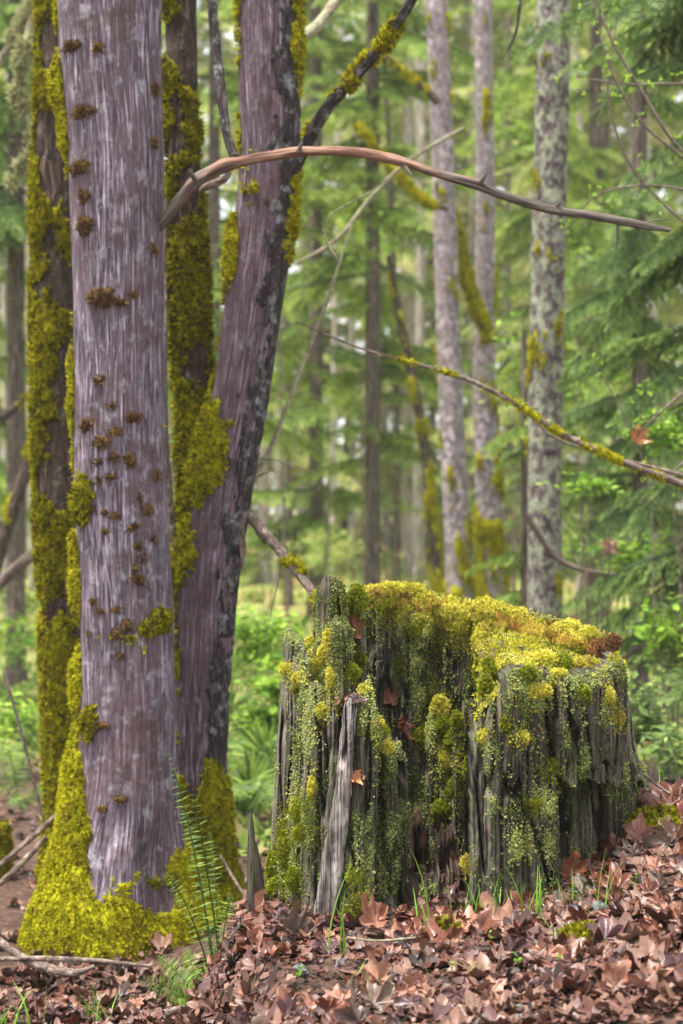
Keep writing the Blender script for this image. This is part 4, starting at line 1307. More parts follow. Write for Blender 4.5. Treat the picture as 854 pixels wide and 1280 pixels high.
grass_tuft(18, 1262, 4.5, 10, .15, 'bright grass tuft at the bottom left corner', .05, .9, .004)
grass_tuft(700, 1195, 3.6, 12, .07, 'short fuzzy green grass patch on the leaves below the right slab', .05, .8)
grass_tuft(520, 1260, 3.5, 5, .08, 'little grass tuft in the leaves at the bottom middle', .015, .6)


def moss_pad(px, py, D, rx, h, label, n=500):
    c = P(px, py, D)
    c[2] = float(ground_z(c[0], c[1]))
    r = rx * D / F
    a, q = rng.uniform(0, 6.28, n), np.sqrt(rng.random(n))
    pos = c + np.stack([r * q * np.cos(a), r * .8 * q * np.sin(a), h * (1 - q * q)], -1)
    V, Fs, t = tufts(pos, np.stack([.7 * q * np.cos(a), .7 * q * np.sin(a), np.ones(n)], -1), .013, .3, .6)
    return single('moss_pad', V, Fs, M['moss_olive'], label, 'moss', c, tint=t)


moss_pad(728, 1200, 3.6, 34, .035, 'fuzzy olive moss pad among the leaves below the right slab')
moss_pad(560, 1165, 3.8, 30, .03, 'straw and moss clump at the mouth of the split', 300)
moss_pad(825, 1040, 4.25, 42, .05, 'mossy grass clump on the bank beside the stump right edge', 700)


def seedling(px, py, D, label, n=6, s=.014):
    c = P(px, py, D)
    c[2] = float(ground_z(c[0], c[1]))
    leaf = np.array([[0, 0, 0], [.5, -.35, .06], [1, 0, 0], [.5, .35, .06]])
    a = rng.uniform(0, 6.28, n)
    d = np.stack([np.cos(a), np.sin(a), rng.uniform(.1, .8, n)], -1)
    pos = c + np.stack([0 * a, 0 * a, .015 + .03 * rng.random(n)], -1)
    V, Fs, t = scatter(leaf, np.array([[0, 1, 2, 3]]), pos, frame_xz(d, np.tile([0, 0, 1.], (n, 1))), s * rng.uniform(.7, 1.3, n), rng.random(n))
    stem = Tube([[*(c - [0, 0, .01]), .0015], [*(c + [0, 0, .02]), .0013], [*(c + [0, .002, .046]), .001]], 4, 5)
    V, Fs, t = merge([(V, Fs, t), (stem.pos().reshape(-1, 3), [stem.faces()], None)])
    return single('seedling', V, Fs, M['shrub'], label, 'seedling', c, tint=t, smooth=False)


seedling(460, 1240, 3.55, 'small round leaved green seedling on the bare soil', 5, .02)
seedling(373, 1250, 3.55, 'five leaved green seedling left on the dark soil', 6, .018)
seedling(648, 1258, 3.45, 'green seedling low in the leaves at the bottom right of centre', 5, .016)
seedling(700, 1258, 3.45, 'yellow green seedling near the bottom edge', 4, .014)
seedling(795, 1115, 3.85, 'tiny green seedling on the leafy bank right of the stump', 4, .014)
seedling(565, 1265, 3.5, 'bright seedling beside the bottom grass blades', 5, .014)
seedling(612, 1200, 3.65, 'tiny sprout below the broad tan leaf', 4, .012)


def stone(px, py, D, w, h, label, seed):
    c = P(px, py, D)
    c[2] = float(ground_z(c[0], c[1])) + .004
    a, b = w * .5 * D / F, h * .5 * D / F
    th, ph = np.meshgrid(np.linspace(0, 2 * np.pi, 15), np.linspace(0, np.pi, 9))
    dv = np.stack([np.cos(th) * np.sin(ph), np.sin(th) * np.sin(ph), np.cos(ph)], -1)
    V = c + dv * np.array([a, a * .8, b]) * (.7 + .6 * vnoise(np.cos(th) * 1.5 + seed, np.sin(th) * 1.5, dv[..., 2] * 1.5, seed))[..., None]
    return single('stone', V, grid_faces(9, 15), M['stone'], label, 'stone', c, smooth=False)


stone(752, 1142, 3.78, 26, 22, 'blue grey stone on the leaves before the right slab', 3)
stone(718, 1140, 3.78, 30, 24, 'dark rounded stone beside the blue grey one', 4)
stone(374, 1236, 3.62, 22, 20, 'bluish stone on bare soil below the stump left foot', 5)
stone(427, 1216, 3.68, 12, 14, 'small blue stone in the litter before the silver wood', 6)
stone(93, 1228, 4.7, 22, 14, 'flat pale stone on the ground below the maple', 7)
stone(232, 1256, 4.6, 20, 14, 'grey stone beside the fern foot', 8)
stone(622, 1197, 3.66, 16, 10, 'dark little stone under the broad tan leaf', 9)


def stick(pts, label, mat='twig', n=30, m=8, rough=.3, seed=1):
    q = px_pts(pts)
    t = Tube(q, n, m)
    c, s_ = per(t.th)
    dr = t.r[:, None] * rough * 2 * (fbm(c * 1.5 + 5, s_ * 1.5 + 5, t.s * 14, 3, seed) - .5)
    return single('stick', t.pos(dr), t.faces(), M[mat], label, 'stick', q[0][:3], uv=t.uv)


stick([(57, 1032, 6.2, 4), (44, 985, 6.2, 4), (28, 920, 6.2, 4), (14, 870, 6.2, 3.5), (6, 835, 6.2, 2.5)], 'thin dark stick leaning upright at the far left')
stick([(-12, 1092, 5.7, 7), (20, 1064, 5.72, 7), (48, 1040, 5.75, 6.5), (74, 1016, 5.78, 6)], 'upper of two dark sticks leaning on the mossy maple base')
stick([(-12, 1115, 5.6, 8), (14, 1092, 5.62, 8), (40, 1066, 5.66, 7), (58, 1046, 5.68, 6)], 'lower of two dark sticks leaning on the mossy maple base')
stick([(-15, 1165, 5.1, 10), (10, 1185, 5.05, 11), (45, 1205, 5.0, 11), (92, 1216, 4.9, 10), (118, 1208, 4.9, 5)], 'thick curved grey stick lying at the left edge')
stick([(-10, 1200, 5.0, 7), (40, 1198, 5.0, 7), (120, 1201, 4.95, 6), (190, 1208, 4.9, 4)], 'long thin grey stick lying before the maple base')
stick([(205, 1268, 4.4, 12), (228, 1262, 4.42, 11), (255, 1266, 4.4, 9)], 'short brown stick near the fern foot')
stick([(276, 1070, 5.6, 4), (292, 1098, 5.5, 4), (305, 1118, 5.4, 3)], 'thin stick leaning at the right of the maple base')
stick([(600, 1180, 3.75, 5), (645, 1178, 3.72, 5.5), (700, 1182, 3.7, 5), (716, 1186, 3.7, 3)], 'dark twig lying below the broad tan leaf')
stick([(806, 968, 4.35, 4), (822, 982, 4.33, 4), (838, 992, 4.3, 3.5)], 'bent reddish twig sticking out behind the stump right edge')
stick([(434, 1172, 3.75, 3), (470, 1176, 3.72, 3), (520, 1172, 3.72, 2.5)], 'thin twig across the leaves before the stump', 'pale_twig')
stick([(400, 1235, 3.6, 4), (425, 1252, 3.55, 4), (438, 1272, 3.5, 3)], 'short twig on the bare soil at the bottom')

# small mossy stub at the left edge
c0 = P(-4, 1085, 6.4)
stub = root('mossy_post', 'small mossy broken stub at the left edge of the ground', 'stub', (c0[0], c0[1], float(ground_z(c0[0], c0[1]))))
o, ts = branch([(-6, 1110, 6.4, 30), (-5, 1070, 6.4, 26), (-4, 1040, 6.4, 22), (-4, 1026, 6.4, 8)], M['moss_bark'], stub, 'trunk', 30, 24, .3)
moss_on(ts, np.full(ts.th.shape, .8), .02, 6000, stub, M['moss_olive'], .016, seed=30)


# ------------------------------------------------------------------ ferns
def frond(basep, tip, sag, wid, n=30, droop=.25):
    """arched rachis with paired narrow pinnae"""
    b, t = np.array(basep, float), np.array(tip, float)
    s = np.linspace(0, 1, 16)
    c = b + (t - b) * s[:, None] + np.array([0, 0, 1.]) * (sag * 4 * s * (1 - s))[:, None]
    tube = Tube(np.concatenate([c, (np.linalg.norm(t - b) * .006 * (1 - .8 * s))[:, None]], 1), 16, 5)
    items = [(tube.pos().reshape(-1, 3), [tube.faces()], np.full(tube.pos().reshape(-1, 3).shape[0], .15))]
    ps = np.linspace(.10, .99, n)
    cp = np.stack([np.interp(ps, s, c[:, k]) for k in range(3)], -1)
    T = np.gradient(cp, axis=0)
    T /= np.linalg.norm(T, axis=1)[:, None]
    vw = np.array([0., -1, .35])
    S = np.cross(T, vw)
    S /= np.linalg.norm(S, axis=1)[:, None]
    leaf = np.array([[0, -.055, 0], [.3, -.075, .02], [1, 0, -.06], [.3, .075, .02], [0, .055, 0]])
    lf = [np.array([[0, 1, 3, 4]]), np.array([[1, 2, 3]])]
    for sg in (-1, 1):
        d = S * sg + T * .35 + rng.normal(0, .10, (n, 3)) + np.array([0, 0, -droop])
        ln = wid * np.sin(np.pi * np.clip(ps * .88 + .1, 0, 1))**.7 * rng.uniform(.6, 1.15, n)
        up = np.tile(np.array([0, -.6, .8]), (n, 1)) + rng.normal(0, .2, (n, 3))
        items.append(scatter(leaf, lf, cp, frame_xz(d, up), ln, np.clip(rng.normal(.55, .2, n), 0, 1)))
    return merge(items)


def fern(px, py, D, tips, label, wid=.06, mat='fern', n=30, sag=.10, gnd=True):
    c = P(px, py, D)
    if gnd:
        c[2] = float(ground_z(c[0], c[1]))
    r = root('sword_fern', label, 'fern', c)
    for (tx_, ty_, tD_) in tips:
        V, Fs, t = frond(c + rng.normal(0, .01, 3), P(tx_, ty_, tD_), sag * rng.uniform(.6, 1.4), wid * rng.uniform(.85, 1.15), n)
        part('frond', V, Fs, M[mat], r, tint=t, smooth=False)
    return r


fern(272, 1240, 4.75, [(207, 936, 4.85), (226, 1010, 4.95), (240, 985, 4.7), (262, 1040, 5.0), (205, 1090, 4.6), (292, 1120, 4.6)], 'tall sword fern with thin upright fronds before the mossy maple base', .034, 'fern', 26, .07)
fern(258, 1245, 4.55, [(175, 1225, 4.4), (310, 1190, 4.6), (330, 1215, 4.5), (195, 1195, 4.9), (215, 1250, 4.2), (300, 1240, 4.3), (270, 1180, 5.0), (230, 1185, 5.0)], 'low flat fern spreading on the ground left of the mound', .05, 'fern', 26, .02)
fern(300, 1010, 7.6, [(258, 960, 7.4), (350, 930, 7.4), (372, 965, 7.6), (330, 985, 7.1), (340, 1010, 7.0), (290, 1000, 7.0), (310, 930, 7.9), (360, 1010, 7.2)], 'bright fern clump on the ground left of the stump, nearer of two', .15, 'fern', 24, .14)
fern(325, 930, 9.2, [(270, 895, 9), (380, 880, 9), (395, 905, 9.3), (350, 930, 8.6), (300, 925, 8.7), (330, 870, 9.6)], 'yellow green fern clump behind, left of the stump', .17, 'fern', 22, .17)
fern(20, 930, 8.2, [(-40, 905, 8), (50, 890, 8.2), (60, 920, 8), (0, 940, 7.8)], 'fern beside the path at the left edge', .10, 'fern', 24, .1)
fern(30, 1000, 7.8, [(-20, 985, 7.6), (60, 985, 7.7), (15, 1010, 7.4)], 'small fern low at the left edge', .06, 'fern', 20, .06)

# ------------------------------------------------------------------ foliage templates
LEAFQ = (np.array([[0, 0, 0], [.45, -.27, .05], [1, 0, -.05], [.45, .27, .05]]), np.array([[0, 1, 2, 3]]))


def spray(n=13, wide=.40, thin=.055):
    items = []
    ps = np.linspace(.06, .97, n)
    for sg in (-1, 1):
        ln = wide * (1 - ps)**.75 + .07
        ang = np.radians(48) + rng.normal(0, .12, n)
        d = np.stack([np.cos(ang), sg * np.sin(ang), rng.normal(-.12, .12, n)], -1)
        pos = np.stack([ps, 0 * ps, -.18 * ps**2], -1)
        q = np.array([[0, 0, 0], [.5, -1, 0], [1, 0, -.12], [.5, 1, 0]])
        V = np.einsum('nij,nkj->nki', frame_xz(d, np.tile([0, 0, 1.], (n, 1))), q[None] * np.stack([ln, np.full(n, thin), ln], -1)[:, None]) + pos[:, None]
        items.append((V.reshape(-1, 3), [(np.array([[0, 1, 2, 3]])[None] + (np.arange(n) * 4)[:, None, None]).reshape(-1, 4)], np.repeat(ps * .3 + rng.uniform(0, .55, n), 4)))
    return merge(items)


def bough(ns=20, length=1.0, droop=.35, hang=.5, size=.42, thin=.055):
    """branch along +x with side sprays that hang"""
    items = []
    s = np.linspace(.12, 1, ns)
    c = np.stack([s * length, .04 * np.sin(s * 5), -droop * s**1.8 + .10 * s], -1)
    tb_ = Tube(np.concatenate([np.stack([np.linspace(0, 1, 10) * length, .04 * np.sin(np.linspace(0, 1, 10) * 5), -droop * np.linspace(0, 1, 10)**1.8 + .10 * np.linspace(0, 1, 10)], -1), np.linspace(.014, .003, 10)[:, None]], 1), 10, 4)
    items.append((tb_.pos().reshape(-1, 3), [tb_.faces()], np.zeros(50)))
    sv, sf, stt = spray(thin=thin)
    for sg in (-1, 1):
        d = np.stack([np.full(ns, .75), np.full(ns, sg * .8), -hang * rng.uniform(.5, 1.5, ns)], -1)
        up = np.stack([.3 * np.ones(ns), 0 * s, np.ones(ns)], -1) + rng.normal(0, .5, (ns, 3))
        sz = size * (1.15 - s * .75) * rng.uniform(.75, 1.2, ns)
        V, Fs, t = scatter(sv, sf, c, frame_xz(d, up), sz, rng.uniform(-.15, .3, ns))
        items.append((V, Fs, np.clip(t + np.tile(stt, ns), 0, 1)))
    return merge(items)


CEDAR = [bough(22, 1.0, .50, .9, .27, .035) for _ in range(3)]
HEML = [bough(18, 1.0, .34, .45, .24, .035) for _ in range(3)]


def boughs(tmpl, pos, fwd, up, scale, tint=.25):
    out = []
    which = rng.integers(0, len(tmpl), len(pos))
    for k in range(len(tmpl)):
        m = which == k
        if m.any():
            V, Fs, _ = scatter(tmpl[k][0], tmpl[k][1], pos[m], frame_xz(fwd[m], up[m]), scale[m])
            t = np.tile(tmpl[k][2], m.sum()) * .85 + np.repeat(rng.uniform(0, tint, m.sum()), len(tmpl[k][0]))
            out.append((V, Fs, np.clip(t, 0, 1)))
    return merge(out)


def conifer(px, D, w, label, n, z0, z1, len0, tmpl, mat, bark='conifer_bark', group=None, sector=None, lean=0, name='conifer_tree'):
    """trunk from the ground up past the frame, boughs between heights z0..z1"""
    x = (px - 427) * D / F
    g0 = float(ground_z(x, D))
    r = root(name, label, 'tree', (x, D, g0), group)
    top_z = z1 + .15 if name == 'cedar_sapling' else max(z1 + 1, CZ + 700 * D / F)
    rr_ = w * .5 * D / F
    pts = [(x, D, g0 - .1, rr_ * 1.5), (x, D, g0 + .4, rr_ * 1.12), (x + lean * .4, D, g0 + (top_z - g0) * .4, rr_), (x + lean, D, top_z, rr_ * .75)]
    branch(pts, M[bark], r, 'trunk', 40, 16, .10, pix=False)
    z = rng.uniform(z0, z1, n)
    az = rng.uniform(0, 2 * np.pi, n) if sector is None else rng.uniform(sector[0], sector[1], n)
    pos = np.stack([x + lean * (z - g0) / (top_z - g0), np.full(n, D), z], -1)
    fwd = np.stack([np.cos(az), np.sin(az), rng.uniform(-.25, .15, n)], -1)
    up = np.tile([0, 0, 1.], (n, 1)) + rng.normal(0, .2, (n, 3))
    V, Fs, t = boughs(tmpl, pos, fwd, up, len0 * rng.uniform(.55, 1.15, n))
    part('crown', V, Fs, M[mat], r, tint=t, smooth=False)
    return r


def hgt(py, D):
    return CZ + (640 - py) * D / F


conifer(466, 16, 19, 'dark conifer trunk with drooping green boughs behind the gap between the maples and grey trunks', 46, hgt(620, 16), hgt(-80, 16), 1.5, HEML, 'hemlock')
conifer(905, 8.6, 60, 'redcedar at the right edge with big drooping fan boughs', 30, hgt(900, 8.6), hgt(-60, 8.6), 1.0, CEDAR, 'cedar', sector=(math.radians(120), math.radians(260)), name='cedar_tree')
conifer(800, 11.5, 20, 'dark cedar behind the lichen trunk with hanging sprays', 34, hgt(820, 11.5), hgt(-60, 11.5), .95, CEDAR, 'cedar', name='cedar_tree')
conifer(745, 19, 20, 'light green hemlock standing just right of the lichen spotted trunk', 44, hgt(700, 19), hgt(-60, 19), 1.5, HEML, 'hemlock')
conifer(688, 17.5, 18, 'light green hemlock right behind the lichen spotted trunk', 44, hgt(700, 17.5), hgt(-60, 17.5), 1.6, HEML, 'hemlock')
conifer(395, 20, 18, 'hemlock showing right of the leaning maple', 44, hgt(690, 20), hgt(-60, 20), 1.8, HEML, 'hemlock')
conifer(20, 13, 22, 'dark hemlock at the top left edge', 26, hgt(330, 13), hgt(-80, 13), 1.6, HEML, 'cedar')
conifer(-30, 17, 22, 'hemlock half out of the frame on the left', 40, hgt(640, 17), hgt(-80, 17), 1.8, HEML, 'hemlock')
conifer(268, 15, 16, 'green hemlock seen between the fork stem and the leaning trunk', 34, hgt(560, 15), hgt(-80, 15), 1.5, HEML, 'hemlock')
conifer(655, 10.6, 9, 'young cedar with pale sprays before the alders', 16, hgt(770, 10.6), hgt(440, 10.6), .45, CEDAR, 'hemlock', name='cedar_sapling')

GAPS = [(-400, 60, 'at the far left edge of the picture'), (60, 290, 'showing between the thick trunk and the leaning maple'), (290, 445, 'between the leaning maple and the dark conifer'),
        (445, 545, 'between the dark conifer and the grey alders'), (545, 690, 'between the grey alders and the lichen spotted trunk'), (690, 1300, 'right of the lichen spotted trunk')]
ORD = ['leftmost', 'second from left', 'third from left', 'fourth from left', 'fifth from left', 'sixth from left', 'seventh from left', 'eighth from left', 'ninth from left', 'tenth from left']


def gap_labels(xs_, what):
    out = {}
    for a, b, txt in GAPS:
        ins = sorted([x for x in xs_ if a <= x < b])
        for q, x in enumerate(ins):
            out[x] = f'{what} {txt}' if len(ins) == 1 else f'{what} {txt}, {ORD[q]}'
    return out


# far conifers, sharing three crowns
proto = []
for k in range(3):
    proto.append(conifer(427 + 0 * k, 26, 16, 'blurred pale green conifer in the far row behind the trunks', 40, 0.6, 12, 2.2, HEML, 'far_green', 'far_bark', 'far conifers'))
spots = [(330, 27), (385, 33), (510, 29), (590, 32), (700, 27), (790, 30), (30, 29), (235, 30), (650, 38), (840, 36)]
fl = gap_labels([a for a, b in spots], 'blurred pale green conifer')
for k, (px, D) in enumerate(spots):
    o = proto[k] if k < 3 else copy_tree(proto[k % 3])
    o['label'] = fl[px]
    x = (px - 427) * D / F
    o.location = (x, D, float(ground_z(x, D)))
    o.rotation_euler = (0, 0, float(rng.uniform(0, 6.28)))
    q = float(rng.uniform(.85, 1.15))
    o.scale = (q, q, q)

# ------------------------------------------------------------------ background trunks
def bg_trunk(pts, D, mat, label, n=70, m=24, moss=None, cat='tree', name='alder_tree', rough=.08, seed=1, hair=0, group=None, dense=3500):
    q = px_pts(pts, D)
    b = q[-1]
    r = root(name, label, cat, (b[0], b[1], min(b[2], float(ground_z(b[0], b[1])))), group)
    t = Tube(q, n, m)
    c, s_ = per(t.th)
    dr = t.r[:, None] * rough * 2 * (fbm(c * 1.5 + 5, s_ * 1.5 + 5, t.s * 5, 3, seed) - .5)
    part('trunk', t.pos(dr), t.faces(), M[mat], r, uv=t.uv)
    if moss is not None:
        X = t.pos(0)
        nz_ = fbm(X[..., 0] * 9, X[..., 1] * 9, X[..., 2] * 5, 4, seed + 40)
        moss_on(t, np.clip(moss(t, X[..., 2], nz_), -1, 1), .014, dense * 1.5, r, M['moss_gold'], .018, base_dr=.004, seed=seed)
    return r, t


bg_trunk([(542, -60, 27), (552, 150, 28), (560, 400, 30), (568, 600, 32), (575, 740, 34), (578, 890, 42)], 12.5, 'alder_bark', 'smooth grey alder trunk with small moss tufts, left of the grey pair',
         moss=lambda t, z, n: (n - .66) * 6 + 1.3 * sstep(1.8, .7, z), seed=3)
bg_trunk([(603, -60, 22), (607, 250, 24), (605, 400, 27), (608, 560, 31), (615, 700, 34), (618, 890, 42)], 13, 'alder_bark', 'grey alder trunk with golden mossy foot, right of the grey pair',
         moss=lambda t, z, n: (n - .62) * 6 + 1.0 * sstep(2.5, 1.2, z), seed=4)
bg_trunk([(560, 255, 9), (570, 285, 13), (578, 335, 14), (592, 378, 15), (606, 408, 14), (610, 430, 10)], 12.75, 'moss_bark', 'curved mossy stem hooked between the two grey alders', 40, 14, lambda t, z, n: (n - .4) * 5, name='curved_sapling', seed=5)
bg_trunk([(692, -60, 41), (690, 150, 42), (686, 300, 42), (681, 560, 42), (682, 780, 44), (684, 960, 52)], 9.5, 'lichen_bark', 'straight trunk blotched with pale lichen behind the stump', 110, 40, lambda t, z, n: (n - .70) * 6 + .1 * sstep(2, 1, z), seed=6, rough=.12, name='lichen_tree', hair=1)
bg_trunk([(486, 320, 8), (500, 400, 11), (516, 470, 12), (531, 560, 13), (541, 660, 14), (548, 745, 15), (550, 830, 18)], 15, 'moss_bark', 'thin dark mossy trunk leaning left of the grey alders', 50, 14, lambda t, z, n: (n - .5) * 4, name='leaning_trunk', seed=7)
bg_trunk([(52, 500, 12), (40, 565, 15), (22, 620, 16), (0, 690, 17), (-30, 790, 18)], 11, 'moss_bark', 'dark leaning trunk at the left edge behind the mossy trunk', 40, 14, lambda t, z, n: (n - .62) * 5, name='leaning_trunk', seed=8)
bg_trunk([(70, 672, 10), (45, 690, 13), (15, 715, 15), (-25, 750, 17)], 10.5, 'conifer_bark', 'fallen dead log resting low at the left edge', 40, 14, lambda t, z, n: (n - .66) * 5, name='fallen_log', cat='log', seed=9)
bg_trunk([(-20, 480, 16), (0, 520, 14), (30, 500, 8), (60, 470, 4)], 11.5, 'moss_bark', 'dead mossy limb reaching in from the left edge', 30, 12, lambda t, z, n: (n - .5) * 5, name='dead_limb', cat='limb', seed=10)
bg_trunk([(655, 640, 8), (700, 700, 7), (760, 718, 6), (840, 722, 5), (900, 726, 5)], 9.3, 'conifer_bark', 'thin dead limb lying level right of the lichen spotted trunk', 30, 8, None, name='dead_limb', cat='limb', seed=11)
bg_trunk([(900, 760, 9), (840, 790, 8), (790, 815, 7), (762, 850, 5)], 8.6, 'conifer_bark', 'dead limb slanting down at the right edge behind the stump', 30, 8, None, name='dead_limb', cat='limb', seed=12)
bg_trunk([(370, 330, 4), (420, 300, 5), (470, 240, 6), (520, 195, 5), (580, 160, 4)], 9, 'pale_twig', 'pale bare limb crossing behind the dead branch', 30, 8, None, name='dead_limb', cat='limb', seed=13)
bg_trunk([(560, 262, 6), (530, 250, 7), (490, 210, 6), (445, 155, 7)], 11, 'moss_bark', 'mossy yellow limb pointing left from the grey alder', 30, 10, lambda t, z, n: (n - .42) * 5, name='dead_limb', cat='limb', seed=14)
bg_trunk([(548, 128, 12), (535, 115, 9), (500, 85, 6), (470, 60, 3)], 12, 'moss_bark', 'short mossy limb on the upper grey alder', 30, 10, lambda t, z, n: (n - .5) * 5, name='dead_limb', cat='limb', seed=15)

# far thin trunks
far_spots = [(362, 22, 9), (378, 30, 8), (345, 26, 7), (498, 20, 8), (520, 27, 8), (484, 31, 7), (508, 36, 9), (440, 29, 8), (415, 25, 7), (430, 40, 8), (540, 33, 8), (585, 30, 7), (640, 27, 8), (660, 38, 8), (725, 22, 9), (745, 31, 8),
             (770, 40, 8), (815, 29, 9), (835, 36, 8), (10, 20, 10), (28, 28, 8), (-5, 33, 9), (40, 24, 7), (235, 30, 8), (215, 26, 7), (265, 34, 8), (310, 30, 8), (325, 38, 8), (525, 22, 9), (465, 38, 8), (395, 36, 8), (568, 40, 7)]
fl = gap_labels([a for a, b, c in far_spots], 'slim pale far trunk')
for k, (px, D, w) in enumerate(far_spots):
    x = (px - 427) * D / F
    g0 = float(ground_z(x, D))
    py0 = 640 - (g0 - CZ) * F / D
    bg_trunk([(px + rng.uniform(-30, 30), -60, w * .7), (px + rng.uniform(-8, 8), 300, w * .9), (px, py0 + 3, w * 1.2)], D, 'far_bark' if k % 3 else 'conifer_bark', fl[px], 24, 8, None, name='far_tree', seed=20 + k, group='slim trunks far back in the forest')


# ------------------------------------------------------------------ shrubs
def shrub(px, py, D, rx, ry, n, label, leaf=.035, mat='shrub', stems=4, group=None, name='leafy_shrub'):
    c = P(px, py, D)
    g0 = float(ground_z(c[0], c[1]))
    r = root(name, label, 'shrub', (c[0], c[1], g0), group)
    a, b = rx * D / F, ry * D / F
    k = 26
    cl = c + rng.normal(0, .42, (k, 3)) * np.array([a, a * .8, b])
    which = rng.integers(0, k, n)
    pos = cl[which] + rng.normal(0, 1, (n, 3)) * np.array([a, a, b * .7]) * .17
    pos[:, 2] = np.maximum(pos[:, 2], g0 + .02)
    d = rng.normal(0, 1, (n, 3))
    d[:, 2] = d[:, 2] * .35 - .1
    up = rng.normal(0, .35, (n, 3)) + np.array([0, -.2, 1.])
    V, Fs, t = scatter(LEAFQ[0], LEAFQ[1], pos, frame_xz(d, up), leaf * rng.uniform(.6, 1.4, n), np.clip(rng.normal(.55, .22, n), 0, 1))
    part('foliage', V, Fs, M[mat], r, tint=t, smooth=False)
    items = []
    for q in range(stems):
        e = cl[q]
        items_t = Tube([[c[0] + rng.normal(0, .03), c[1] + rng.normal(0, .03), g0 - .03, .006], [*(np.array([c[0], c[1], g0]) * .5 + e * .5 + rng.normal(0, .04, 3)), .005], [*e, .002]], 10, 5)
        items.append((items_t.pos().reshape(-1, 3), [items_t.faces()], None))
    V, Fs, t = merge(items)
    part('stem', V, Fs, M['twig'], r, uv=V[:, [0, 2]])
    return r


shrub(325, 800, 9.5, 75, 55, 900, 'bright green leafy shrub between the leaning maple and the stump', .06)
shrub(345, 870, 8.8, 45, 35, 300, 'broad leaved green shrub below the bright one, left of the stump', .08)
shrub(25, 900, 8.8, 50, 35, 380, 'bright green shrub at the left edge beside the path', .055)
shrub(15, 800, 12, 55, 45, 420, 'pale green shrub at the left edge behind the path', .06)
shrub(30, 750, 17, 60, 30, 400, 'low green bush at the left edge, far beyond the path', .08)
shrub(225, 560, 10, 18, 60, 160, 'slender green shoot showing between the front trunk and the fork', .05)
shrub(740, 605, 8.5, 45, 14, 150, 'spray of fresh green leaves beside the lichen spotted trunk', .05, stems=6, name='leafy_sapling')
shrub(830, 540, 8, 45, 45, 260, 'fresh green leaves under the hanging dead leaf', .05, name='leafy_sapling')
shrub(790, 690, 9, 60, 40, 300, 'green leaved bush behind the stump, upper right', .055)
shrub(830, 800, 8, 60, 45, 380, 'green leaved bush at the right edge behind the stump', .055)
shrub(810, 900, 7, 40, 60, 420, 'dark leaved bush close behind the stump right edge', .05, 'cedar')
shrub(845, 940, 6.4, 45, 50, 300, 'low dark bush at the right edge above the leafy bank', .045, 'cedar')
shrub(715, 690, 12, 50, 40, 260, 'soft green bush right of the lichen spotted trunk', .06, 'hemlock')
shrub(640, 440, 11, 40, 80, 170, 'thin veil of new leaves between the alders and the lichen spotted trunk', .05, name='leafy_sapling')
shrub(420, 690, 18, 70, 30, 420, 'low green bush far behind the tall mossy spire', .085, 'low_green')
shrub(540, 720, 17, 60, 25, 360, 'low yellow green bush far behind the stump top', .085, 'low_green')
shrub(330, 680, 20, 60, 40, 420, 'pale bush far behind the broken limb', .09, 'hemlock')
shrub(770, 470, 12, 60, 60, 300, 'yellow green young maple leaves before the dark cedar', .055, name='leafy_sapling')

for (px, py, D, rx, ry, n, lab) in [(360, 190, 14, 45, 90, 260, 'veil of new yellow green leaves right of the upper leaning maple'), (450, 300, 15, 50, 90, 260, 'new leaves hanging before the dark conifer trunk'),
                                 (640, 150, 15, 40, 110, 300, 'new leaves high between the right alder and the lichen spotted trunk'), (500, 570, 16, 60, 70, 300, 'yellow green leaves low before the grey alders'),
                                 (400, 560, 15, 50, 70, 260, 'fresh leaves low right of the leaning maple'), (735, 330, 13, 40, 80, 260, 'new leaves right of the lichen spotted trunk, middle height'),
                                 (20, 300, 13, 40, 120, 260, 'new leaves at the left edge behind the mossy trunk'), (270, 380, 14, 14, 120, 160, 'new leaves in the gap between fork stem and leaning trunk'), (490, 120, 16, 45, 100, 280, 'new leaves high left of the grey alders')]:
    shrub(px, py, D, rx, ry, n, lab, .05, name='leafy_sapling')

# vine maple at the right, its stem outside the frame
vx, vy = P(975, 1000, 6.6)[:2]
vm = root('vine_maple', 'vine maple reaching in from the right with mossy whips and fresh buds', 'tree', (vx, vy, float(ground_z(vx, vy))))
branch([(975, 1130, 6.6, 26), (970, 900, 6.6, 22), (965, 640, 6.6, 20), (955, 300, 6.6, 16), (930, -80, 6.6, 12)], M['moss_bark'], vm, 'trunk', 60, 12)
o, tw1 = branch([(966, 655, 6.6, 11), (905, 628, 6.3, 10), (854, 606, 6.1, 9.5), (780, 578, 6.0, 8.5), (740, 560, 6.0, 8), (700, 541, 6.0, 7.5), (650, 508, 6.0, 7), (600, 481, 6.0, 6), (560, 466, 6.0, 5), (520, 455, 6.0, 4), (450, 435, 6.0, 3), (370, 402, 6.0, 2)], M['twig'], vm, 'branch', 120, 8, .25, 'long thin mossy branch sloping down to the right')
xb = tw1.pos(0)
nb = fbm(xb[..., 0] * 12, xb[..., 1] * 12, xb[..., 2] * 12, 3, 93)
moss_on(tw1, np.clip((nb - .42) * 5 - 2.5 * sstep(.2, -.15, xb[..., 0]) + .4 * np.sin(tw1.th), -1, 1), .004, 20000, o, M['moss_gold'], .008, base_dr=.001, seed=13)
